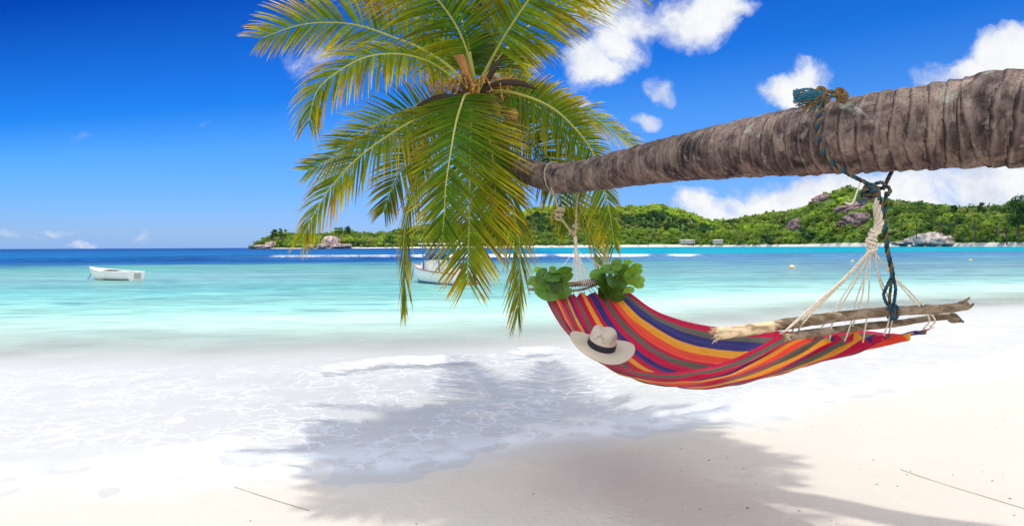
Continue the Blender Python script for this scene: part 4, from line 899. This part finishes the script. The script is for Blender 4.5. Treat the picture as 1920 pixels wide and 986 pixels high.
# loop of far rope over the trunk
def ring_pts(i, extra, tilt=0, n=60, a0=0, a1=2 * PI):
    a = np.linspace(a0, a1, n); out_ = []
    for k in a:
        ii = int(np.clip(i + tilt * math.sin(k + 1.0), 0, NR - 1)); out_.append(PT[ii] + (DT[ii] / 2 * 1.05 + extra) * (math.cos(k) * N_[ii] + math.sin(k) * B_[ii]))
    return np.array(out_)
def row_at(px): return int(np.argmin([abs(project(PT[i])[0] - px) + (1e4 if i < 380 else 0) for i in range(NR)]))
mb = MB(); mb.rope(ring_pts(row_at(1040), .004, 10), .007, .05, [(.36, .33, .24), (.28, .25, .18)]); mb.build('trunk_loop', M_ROPE, ham)

# ------------------------------------------------------------------ blue and orange rope round the trunk
rope_root = empty('mooring_rope', at(1650, 352, 2.76), 'frayed blue and orange rope tied round the trunk above the near end of the hammock', 'rope')
RB, RO, RD = (.022, .080, .125), (.16, .095, .03), (.018, .032, .040)
i0 = row_at(1572)
mb = MB()
ii = row_at(1590)
front = [at(1552, 186, 2.84), at(1540, 205, 2.80), at(1533, 235, 2.765), at(1535, 262, 2.765), at(1545, 288, 2.76), at(1562, 306, 2.755), at(1590, 326, 2.75), at(1622, 342, 2.75), at(1640, 352, 2.75)]
mb.rope(front, .0088, .055, [RB, RO, RD])
mb.rope([at(1672, 322, 2.92), at(1664, 338, 2.86), at(1656, 354, 2.78)], .0085, .05, [RB, RD, RO])
mb.build('trunk_loop', M_ROPE, rope_root)
mb = MB(); r_ = random.Random(12)
for k in range(7):
    c = at(1640 + r_.uniform(-14, 20), 352 + r_.uniform(-5, 12), 2.745); a = np.linspace(0, 2 * PI * 1.2, 30); b1, b2 = unit(np.array([r_.uniform(-1, 1), r_.uniform(-1, 1), r_.uniform(-1, 1)])), None
    b2 = unit(np.cross(b1, [.3, .5, .8])); rr = r_.uniform(.014, .024)
    mb.rope(c + (np.cos(a)[:, None] * b1 + np.sin(a)[:, None] * b2) * rr, .008, .05, [RB, RO, RD])
mb.rope([at(1655, 352, 2.74), at(1664, 350, 2.73), at(1669, 358, 2.73), at(1664, 366, 2.73)], .008, .05, [RD, RB, RO])
for k in range(26):
    b0 = at(1632, 372, 2.74); mb.tube(spline([b0, at(1618, 374 + r_.uniform(-4, 6), 2.735), at(1610 + r_.uniform(-4, 6), 378 + r_.uniform(-8, 8), 2.735)], 6), .0016, 4, RB if k % 4 else RO)
mb.build('knot', M_ROPE, rope_root)
mb = MB()
mb.rope([at(1646, 362, 2.735), at(1652, 385, 2.725), at(1657, 410, 2.72), at(1661, 440, 2.72), at(1664, 470, 2.72), at(1671, 500, 2.72), at(1674, 518, 2.72)], .0095, .06, [RB, RO, RD])
mb.rope([at(1662, 360, 2.75), at(1659, 392, 2.735), at(1655, 415, 2.73)], .0075, .05, [RD, RO, RB])
mb.rope([at(1673, 516, 2.72), at(1664, 535, 2.715), at(1657, 552, 2.715), at(1662, 568, 2.72), at(1671, 580, 2.735), at(1672, 596, 2.72)], .0065, .05, [RB, RD, RB])
mb.rope([at(1674, 516, 2.72), at(1679, 540, 2.72), at(1677, 562, 2.725), at(1673, 582, 2.74)], .0065, .05, [RD, RB, RB])
mb.rope([at(1672, 518, 2.73), at(1670, 540, 2.73), at(1668, 565, 2.735), at(1675, 585, 2.745)], .006, .05, [RO, RD, RO])
bc = at(1673, 585, 2.777); a = np.linspace(0, 2 * PI, 26)
for q in (-.006, .008): mb.rope(bc + np.stack([q + .002 * np.sin(a), np.cos(a) * .029, np.sin(a) * .029], 1), .006, .05, [RB, RO, RB])
mb.build('hanging_tail', M_ROPE, rope_root)
mb = MB()
for k in range(150):
    st = at(1545 + r_.uniform(-4, 4), 178 + r_.uniform(-6, 10), 2.83); low = k % 3 == 0
    ex, ey = (1486 + abs(r_.gauss(0, 12)), 184 + r_.gauss(0, 7)) if not low else (1520 + r_.gauss(0, 11), 200 + r_.gauss(0, 6))
    mb.tube(spline([st, at((1545 + ex) / 2 + r_.uniform(-4, 4), (178 + ey) / 2 + r_.uniform(-11, 5), 2.81 + r_.uniform(-.02, .02)), at(ex, ey, 2.81)], 7), .0022, 4, (RO if (k % 5 == 0 or (low and k % 2)) else (.03, .13, .20)))
mb.rope([at(1540, 170, 2.84), at(1560, 173, 2.84), at(1580, 176, 2.85)], .009, .05, [RO, RB, RO]); mb.rope([at(1545, 186, 2.83), at(1562, 180, 2.83), at(1580, 178, 2.84)], .009, .05, [RO, RO, RB])
for c_ in ((1541, 172), (1546, 184), (1576, 174), (1580, 178), (1578, 184)):
    c = at(*c_, 2.835); a = np.linspace(0, 2 * PI * 1.3, 26); mb.rope(c + np.stack([np.cos(a) * .016, np.sin(a) * .012, np.sin(a) * .018], 1), .009, .05, [RO, (.12, .08, .05), RO])
mb.build('tassel', M_ROPE, rope_root)
mb = MB(); mb.tube(spline([at(1613, 343, 2.74), at(1606, 362, 2.735), at(1600, 378, 2.735), at(1594, 383, 2.735), at(1585, 380, 2.735)], 24), .0035, 6, (.62, .58, .52))
o = mb.build('cord_offcut', M_ROPE); tag(o, 'short white cord end hanging from the blue and orange knot', 'cord')

# ------------------------------------------------------------------ straw hat
def hat():
    c = at(1127, 651, 3.80)
    root = empty('straw_hat', c, 'woven straw hat with a dark band lying on the striped hammock', 'hat')
    # local frame: follows the sloping cloth and leans towards the camera
    zax = unit(np.array([.20, -.26, .95])); xax = unit(np.array([1, .05, -.24])); xax = unit(xax - zax * (xax @ zax)); yax = np.cross(zax, xax)
    def tow(p_): p_ = np.asarray(p_); return c + p_[..., 0:1] * xax + p_[..., 1:2] * yax + p_[..., 2:3] * zax
    na = 96; a = np.linspace(0, 2 * PI, na, endpoint=False); ca, sa = np.cos(a), np.sin(a)
    def mat_(holes):
        m, nt, out = new_mat('woven straw'); uv_ = nt.nodes.new('ShaderNodeTexCoord').outputs['UV']; sp_ = nd(nt, 'ShaderNodeSeparateXYZ', {0: uv_})
        chk = nd(nt, 'ShaderNodeTexWave', {'Vector': mapping(nt, uv_, (1, 1, 1)), 'Scale': 20.0, 'Distortion': .8, 'Detail': 2.0, 'Detail Scale': 8.0}, wave_type='BANDS', bands_direction='Y').outputs['Fac']
        chx = nd(nt, 'ShaderNodeTexWave', {'Vector': uv_, 'Scale': 30.0, 'Distortion': .6, 'Detail': 1.0}, wave_type='BANDS', bands_direction='X').outputs['Fac']
        n1 = noise(nt, mapping(nt, uv_, (40, 26, 1)), 1, 3)
        h = mth(nt, 'ADD', chk, mth(nt, 'MULTIPLY', chx, .25))
        col = mixc(nt, sstep(nt, n1, .3, .7), (.70, .60, .46), (.90, .81, .67))
        col = mixc(nt, mth(nt, 'MULTIPLY', sstep(nt, h, .6, .2), .7), col, (.38, .30, .20))
        b = nd(nt, 'ShaderNodeBsdfPrincipled', {'Base Color': col, 'Roughness': .7, 'Specular IOR Level': .25, 'Normal': bump(nt, h, .6, .003)})
        tl = nd(nt, 'ShaderNodeBsdfTranslucent', {0: col}); mx = nd(nt, 'ShaderNodeMixShader', {0: .12, 1: b.outputs[0], 2: tl.outputs[0]}); nt.links.new(mx.outputs[0], out.inputs[0]); return m
    MS = mat_(False)
    # brim: oval, sides curled up a little, front dipping
    rings = np.linspace(0, 1, 16); V_, UV_ = [], []
    for k in rings:
        rx = .076 + k * .108; ry = .092 + k * .095
        z = .004 + .030 * (k ** 1.6) * ca ** 2 - .020 * (k ** 1.5) * sa ** 2 + .004 * np.sin(3 * a + 1) * k
        V_.append(np.stack([rx * ca, ry * sa, z], 1)); UV_.append(np.stack([a * 1.2, np.full(na, k * .8)], 1))
    V_ = np.vstack(V_); n = len(V_); F_ = grid_faces(16, na, True)
    br = mesh('brim', tow(V_), F_, MS, root, True, uv=np.vstack(UV_)); so_ = br.modifiers.new('thickness', 'SOLIDIFY'); so_.thickness = .004
    # crown with a pinched teardrop top
    prof = [(0, 1.0), (.02, .985), (.045, .96), (.07, .925), (.090, .87), (.103, .78), (.110, .64), (.110, .45), (.106, .22), (.104, .02)]
    V_, UV_ = [], []
    for zz, k in spline([(a_, b_, 0) for a_, b_ in prof], 34)[:, :2]:
        x = .078 * k * ca; y = .094 * k * sa
        dent = np.clip((zz - .055) / .055, 0, 1)
        z = np.full(na, zz) - dent * (.015 * np.exp(-(x / .026) ** 2) * np.clip((y + .12) / .16, 0, 1) + .006 * np.clip((-y) / .09, 0, 1)) 
        x = x * (1 - .13 * np.clip(zz / .11, 0, 1) * np.clip(-sa, 0, 1) ** 1.0)
        V_.append(np.stack([x, y, z + .004], 1)); UV_.append(np.stack([a * 1.2, np.full(na, zz * 7 + (1 - k))], 1))
    mesh('crown', tow(np.vstack(V_)), grid_faces(34, na, True), MS, root, True, uv=np.vstack(UV_))
    def wall(th, zz):
        k = np.interp(zz, [p_[0] for p_ in prof[:7]], [p_[1] for p_ in prof[:7]]); x = .078 * k * math.cos(th); y = .094 * k * math.sin(th)
        x *= (1 - .13 * min(1, max(0, zz / .11)) * max(0, -math.sin(th))); return np.array([x, y, zz + .004])
    V_ = [];
    for zz, o_ in ((.004, 1.02), (.007, 1.035), (.020, 1.04), (.036, 1.04), (.038, 1.02)):
        for th in a: q = wall(th, zz); V_.append([q[0] * o_, q[1] * o_, q[2]])
    mesh('hat_band', tow(np.array(V_)), grid_faces(5, na, True), simple('hat ribbon', (.018, .013, .022), .6, .2, 150, .3), root)
    # rows of little eyelets: dark discs stand in for the shade inside them
    mb = MB()
    for base_th in (-2.10, -.75):
        mb = MB()
        for k in range(7):
            for rw in (0, 1):
                th = base_th + (k - 3) * .125 + rw * .06; zz = .060 + .028 * (1 - abs(k - 3) / 3.0) + rw * .009
                if rw and k in (0, 6): continue
                q = wall(th, zz); dn = unit(np.array([math.cos(th) / .078, math.sin(th) / .094, .0])) ; tv = np.array([-math.sin(th), math.cos(th), 0]); uv2 = np.array([0, 0, 1.0])
                c2 = q + dn * .0009; t_ = np.linspace(0, 2 * PI, 8, endpoint=False)
                mb.add(tow(np.array([c2 + tv * .0022 * math.cos(x_) + uv2 * .0042 * math.sin(x_) for x_ in t_])), [tuple(range(8))], (.05, .035, .025))
        mb.build('eyelets', M_VC, root, False)
hat()

# ------------------------------------------------------------------ sea grape sprigs on the far spreader bars
def sprig(centers, Y, stem, label, seed):
    r = np.random.default_rng(seed); root = empty('leaf_sprig', at(*stem[0]), label, 'leaves', 'leaf sprigs on the far spreader bars')
    mb = MB(); mb.tube(spline([at(*p_) for p_ in stem], 20), np.linspace(.007, .004, 20), 6, (.20, .14, .05)); 
    mx_, my_ = np.mean([c_[0] for c_ in centers]), np.mean([c_[1] for c_ in centers])
    centers = [(mx_ + (a_ - mx_) * 1.14 + r.normal() * 2, my_ + (b_ - my_) * 1.12 + r.normal() * 2, c_ * .9, d_) for a_, b_, c_, d_ in centers]
    for (px, py, rp, k) in centers:
        mb.tube(spline([at(*stem[len(stem) // 2]), at((px + stem[1][0]) / 2, (py + stem[1][1]) / 2 + 4, Y), at(px, py, Y)], 8), .0028, 5, (.22, .17, .05))
    mb.build('stem', M_FIBRE, root)
    for i, (px, py, rp, k) in enumerate(centers):
        c = at(px, py, Y + r.uniform(-.09, .05)); rad = rp / F * Y * r.uniform(.78, 1.05)
        nrm = unit(np.array([r.normal() * .75, -1, .45 + r.normal() * .75])); u1 = unit(np.cross(nrm, [0, 0, 1]) + r.normal(size=3) * .25); u1 = unit(u1 - nrm * (u1 @ nrm)); u2 = np.cross(nrm, u1)
        NA, NRr = 30, 7; V_ = []; C_ = []; a = np.linspace(0, 2 * PI, NA, endpoint=False); wv_ = r.uniform(0, 6); r_asp = r.uniform(.9, 1.25)
        col = (np.array([.035, .105, .012]) * (1 - k) + np.array([.22, .40, .04]) * k) * r.uniform(.8, 1.6)
        for q in np.linspace(.04, 1, NRr):
            notch = 1 - .30 * np.exp(-((a - PI) / .22) ** 2)
            x = q * rad * np.cos(a) * notch * r_asp; y = q * rad * np.sin(a) * notch ** .4; z = rad * (.26 * q * q * np.sin(a) ** 2 - .20 * q * q + .05 * q * np.sin(3 * a + wv_)) - .05 * rad * np.exp(-(y / (.08 * rad)) ** 2)
            V_.append(c + x[:, None] * u1 + y[:, None] * u2 + z[:, None] * nrm)
            vein = np.exp(-((np.abs(((a * 5 / (2 * PI)) % 1) - .5)) / .06) ** 2); C_.append(col * (1 + .3 * vein[:, None]) * (1.15 if q > .9 else 1))
        mesh('leaf', np.vstack(V_), grid_faces(NRr, NA, True) + [tuple(range(NA))], M_LEAF, root, True, np.vstack(C_))
sprig([(1020, 515, 18, .1), (1034, 521, 22, .05), (1054, 514, 23, .12), (1028, 541, 25, .1), (1051, 540, 24, .18), (1013, 507, 10, .45), (1006, 526, 12, .5), (1038, 506, 12, .2), (1040, 530, 18, .02)], 4.84,
      [(1012, 538, 4.86), (1030, 530, 4.84), (1050, 534, 4.85)], 'smaller sprig of round green leaves tied at the left end of the far bars', 1)
sprig([(1126, 516, 18, .3), (1146, 511, 21, .15), (1135, 531, 24, .05), (1152, 545, 22, .02), (1164, 513, 21, .1), (1181, 520, 22, .45), (1158, 500, 14, .2), (1172, 498, 14, .3), (1188, 508, 14, .6), (1140, 553, 19, .03),
       (1174, 541, 15, .75), (1119, 527, 13, .5), (1161, 530, 20, .05), (1189, 531, 14, .7), (1178, 500, 12, .6), (1150, 526, 18, .05), (1130, 546, 15, .1)], 4.94,
      [(1120, 542, 4.96), (1145, 532, 4.94), (1175, 524, 4.95)], 'larger bunch of round green leaves at the right end of the far bars', 2)

# ------------------------------------------------------------------ boats
def hull_mesh(L, Bm, zb, zsheer, full=.55, n=26, m_=9, transom=.8):
    """stations from stern (x=0) to bow (x=L); y half-breadth; returns outer skin grid"""
    V_ = []
    for i in range(n):
        t = i / (n - 1); hb = Bm / 2 * (transom + (1 - transom) * math.sin(min(1, t / .4) * PI / 2)) * (1 - max(0, (t - .45) / .55) ** 2.1) + .012
        zs = zsheer(t); zk = zb + max(0, (t - .72) / .28) ** 2 * (zs - zb) * .55
        for j in range(-m_, m_ + 1):
            q = j / m_; ay = abs(q); y = hb * math.sin(min(1, ay ** .85 * 1.0) * PI / 2) * np.sign(q) if q else 0; z = zk + (zs - zk) * (ay ** 2.3)
            x = t * L + .10 * L * max(0, (t - .8) / .2) * ((z - zb) / (zs - zb + .01)) * .6
            V_.append((x, y, z))
    return np.array(V_), n, 2 * m_ + 1
def place(V_, org, yaw):
    c, s = math.cos(yaw), math.sin(yaw); V_ = np.asarray(V_, dtype=float); return np.stack([V_[:, 0] * c - V_[:, 1] * s, V_[:, 0] * s + V_[:, 1] * c, V_[:, 2]], 1) + org
def boatobj(mb, name, mat, root, smooth=True): return mb.build(name, mat, root, smooth, world=False)
def rails(V_, n, w):   # the two sheer lines
    G = V_.reshape(n, w, 3); return G[:, 0], G[:, -1]

# small white rowing boat at anchor
g0 = ground(255, 525); yaw = math.radians(180 - 22)
row = empty('rowing_boat', (*g0[:2], 0), 'small open white rowing boat moored alone on the left', 'boat', rot=(0, 0, yaw))
Vh, n_, w_ = hull_mesh(2.95, 1.15, -.10, lambda t: .36 + .20 * t ** 2.2 + .02 * (1 - t), transom=.78)
Wt = np.array([.80, .79, .76]); mb = MB()
Cw = np.where(Vh[:, 2:3] < .035, np.array([.22, .24, .12]), Wt); mb.add(Vh, grid_faces(n_, w_), Cw)
inn = Vh * [1, .93, 1] + [0, 0, .02]; mb.add(inn, [f[::-1] for f in grid_faces(n_, w_)], Wt * .92)
G = Vh.reshape(n_, w_, 3); mb.add(np.vstack([G[0], [[0, 0, .30]]]), [tuple([w_] + [k + 1, k]) for k in range(w_ - 1)], Wt)
hl = boatobj(mb, 'hull', M_VC, row)
mb = MB(); a_, b_ = rails(Vh, n_, w_); mb.tube(a_, .030, 7, Wt); mb.tube(b_, .030, 7, Wt); boatobj(mb, 'gunwale', M_VC, row)
for x_ in (.55, 1.35):
    i_ = int(x_ / 2.95 * (n_ - 1)); hb = abs(G[i_][0][1]); mb = MB(); mb.box((x_ - .13, -hb * .95, .25), (x_ + .13, hb * .95, .285), Wt * .97); boatobj(mb, 'thwart', M_VC, row, False)
mb = MB(); k0 = int(.60 * (n_ - 1)); fd = []
for i in range(k0, n_): fd += [G[i][0] + [0, .0, .015], (G[i][0] + G[i][-1]) / 2 + [0, 0, .06], G[i][-1] + [0, 0, .015]]
mb.add(np.array(fd), grid_faces(n_ - k0, 3), Wt); boatobj(mb, 'foredeck', M_VC, row)
mb = MB(); mb.box((-.06, -.22, .10), (-.012, .10, .34), (.42, .40, .34)); boatobj(mb, 'motor_board', M_VC, row, False)
mb = MB(); mb.rope([(2.98, 0, .50), (3.12, 0, .2), (3.25, .05, .0), (3.6, .2, -.1)], .012, .08, [(.03, .05, .06)]); boatobj(mb, 'mooring_line', M_ROPE, row)

# motor boat behind the fronds
g1 = ground(876, 534); yaw = math.radians(180 - 52)
mot = empty('motor_boat', (*g1[:2], 0), 'white and blue motor boat with a canopy, partly hidden by hanging fronds', 'boat', rot=(0, 0, yaw))
Vh, n_, w_ = hull_mesh(4.0, 1.42, -.15, lambda t: .46 + .28 * t ** 1.8, transom=.86)
BL = np.array([.015, .16, .42]); OG = np.array([.75, .22, .03]); mb = MB()
Cw = np.where(Vh[:, 2:3] < .09, BL * .8, np.array([.80, .81, .80])); mb.add(Vh, grid_faces(n_, w_), Cw)
G = Vh.reshape(n_, w_, 3); mb.add(np.vstack([G[0], [[0, 0, .34]]]), [tuple([w_] + [k + 1, k]) for k in range(w_ - 1)], np.array([.80, .80, .78]))
boatobj(mb, 'hull', M_VC, mot)
mb = MB(); a_, b_ = rails(Vh, n_, w_); mb.tube(a_, .032, 7, (.45, .24, .16)); mb.tube(b_, .032, 7, (.45, .24, .16)); boatobj(mb, 'gunwale', M_VC, mot)
mb = MB(); dk = []
for i in range(n_): dk += [G[i][0] * [1, .96, 1] - [0, 0, .14 if i < 18 else .02], G[i][-1] * [1, .96, 1] - [0, 0, .14 if i < 18 else .02]]
mb.add(np.array(dk), grid_faces(n_, 2), (.62, .70, .72)); boatobj(mb, 'deck', M_VC, mot, False)
mb = MB(); mb.box((-.012, -.56, .02), (-.03, .56, .10), OG); boatobj(mb, 'transom_stripe', M_VC, mot, False)
mb = MB()
mb.add([(2.15, -.5, .45), (2.15, .5, .45), (3.15, -.36, .55), (3.15, .36, .55), (2.2, -.46, .95), (2.2, .46, .95), (2.75, -.36, .98), (2.75, .36, .98)],
       [(0, 2, 6, 4), (3, 1, 5, 7), (2, 3, 7, 6), (4, 6, 7, 5), (1, 0, 4, 5)], (.80, .78, .74)); boatobj(mb, 'cabin', M_VC, mot, False)
mb = MB(); mb.add([(2.72, -.40, .96), (2.72, .40, .96), (2.45, -.44, 1.22), (2.45, .44, 1.22), (2.1, -.5, .93), (2.1, .5, .93), (2.1, -.5, 1.16), (2.1, .5, 1.16)],
                  [(0, 1, 3, 2), (4, 0, 2, 6), (1, 5, 7, 3)], BL); boatobj(mb, 'windscreen', M_VC, mot, False)
mb = MB(); mb.box((1.15, -.62, 1.62), (2.75, .62, 1.66), (.82, .82, .80)); mb.tube([(1.15, -.62, 1.64), (2.75, -.62, 1.64)], .03, 6, (.8, .8, .8)); boatobj(mb, 'canopy', M_VC, mot, False)
for (x_, y_, xt, cl_) in ((2.5, -.5, 2.6, BL), (2.5, .5, 2.6, BL), (1.2, -.55, 1.25, (.8, .8, .8)), (1.2, .55, 1.25, BL)):
    mb = MB(); mb.tube([(x_, y_, .5), (xt, y_, 1.62)], .03, 7, cl_); boatobj(mb, 'canopy_post', M_VC, mot)
mb = MB(); mb.tube([(1.75, -.66, .45), (1.72, -.66, 1.78)], .035, 7, (.82, .82, .8)); boatobj(mb, 'mast', M_VC, mot)
mb = MB(); mb.box((.75, -.5, .40), (1.05, .5, .62), (.70, .62, .55)); boatobj(mb, 'bench', M_VC, mot, False)
for y_ in (-.25, .28):
    mb = MB(); mb.add(IV3 * [.17, .12, .17] + [-.12, y_, .74], IF3, (.03, .035, .045)); mb.tube([(-.14, y_, .66), (-.16, y_, .1), (-.16, y_, -.25)], [.09, .07, .06], 8, (.04, .045, .055)); mb.box((-.10, y_ - .06, .42), (.04, y_ + .06, .56), (.3, .3, .3)); boatobj(mb, 'outboard_motor', M_VC, mot)
mb = MB(); mb.rope([(4.2, 0, .65), (4.35, 0, .2), (4.42, 0, -.1)], .015, .08, [(.06, .09, .08)]); boatobj(mb, 'mooring_line', M_ROPE, mot)

# mooring buoys
for k, (px, py, rp, lab) in enumerate([(1485, 503, 5.5, 'largest pale yellow buoy, floating left of the near hammock ropes'), (1598, 491, 3, 'small buoy floating close beside the near hammock ropes'), (1820, 489, 3, 'small buoy floating alone at the far right')]):
    g = ground(px, py); rr = rp / F * g[1]; b = empty('buoy', (*g[:2], 0), lab, 'buoy', 'mooring buoys')
    v = IV3 * [rr, rr, rr * .8] + np.array([g[0], g[1], rr * .35]); mesh('float', v, IF3, M_VC, b, True, np.broadcast_to(np.array([.75, .58, .26]), v.shape))
    a = np.linspace(0, 2 * PI, 14); mb = MB(); mb.tube(np.array([g[0], g[1], rr * 1.12]) + np.stack([np.cos(a) * rr * .25, 0 * a, np.sin(a) * rr * .25], 1), rr * .07, 5, (.3, .28, .22)); mb.build('ring', M_VC, b)

# ------------------------------------------------------------------ small things on the sand
def sand_pt(px, py):
    p_ = ground(px, py, 0.0)
    for _ in range(4):
        z = float(sand_height(offshore(p_[0], p_[1]), p_[0], p_[1])); p_ = ground(px, py, z)
    return p_
for pts, lab in (([(1688, 880), (1740, 898), (1800, 917), (1860, 935), (1925, 955)], 'thin grey line lying across the sand at the right'), ([(440, 913), (480, 926), (530, 942), (580, 957)], 'thin dark line half buried in the sand at the left')):
    P_ = spline([sand_pt(*q) + [0, 0, .002] for q in pts], 40); mb = MB(); mb.rope(P_, .0022, .03, [(.34, .31, .27), (.20, .18, .16)], 5, 2, .012); o = mb.build('beach_line', M_ROPE); tag(o, lab, 'rope')

r_ = random.Random(77)
for k in range(46):
    px, py = r_.uniform(20, 1900), r_.uniform(830, 985)
    if k < 26: px = r_.uniform(1360, 1910); py = r_.uniform(780, 985)
    g = sand_pt(px, py)
    if offshore(g[0], g[1]) > -.25: continue
    v = IV3[:, :] * 1.0; sc_ = r_.uniform(.0025, .0065); v = v * [sc_ * r_.uniform(.8, 1.6), sc_ * r_.uniform(.7, 1.2), sc_ * .6]
    v = v * (1 + .2 * np.sin(v[:, :1] * 400 + k)); c_ = [(.22, .19, .16), (.45, .33, .24), (.62, .56, .48), (.30, .27, .25)][k % 4]
    o = mesh('shell_fragment', v, IF3, M_VC, None, True, np.broadcast_to(np.array(c_), v.shape)); o.location = (g[0], g[1], g[2] + sc_ * .3)
    tag(o, 'tiny shell fragment lying on the pale sand', 'shell', 'shell fragments on the sand')
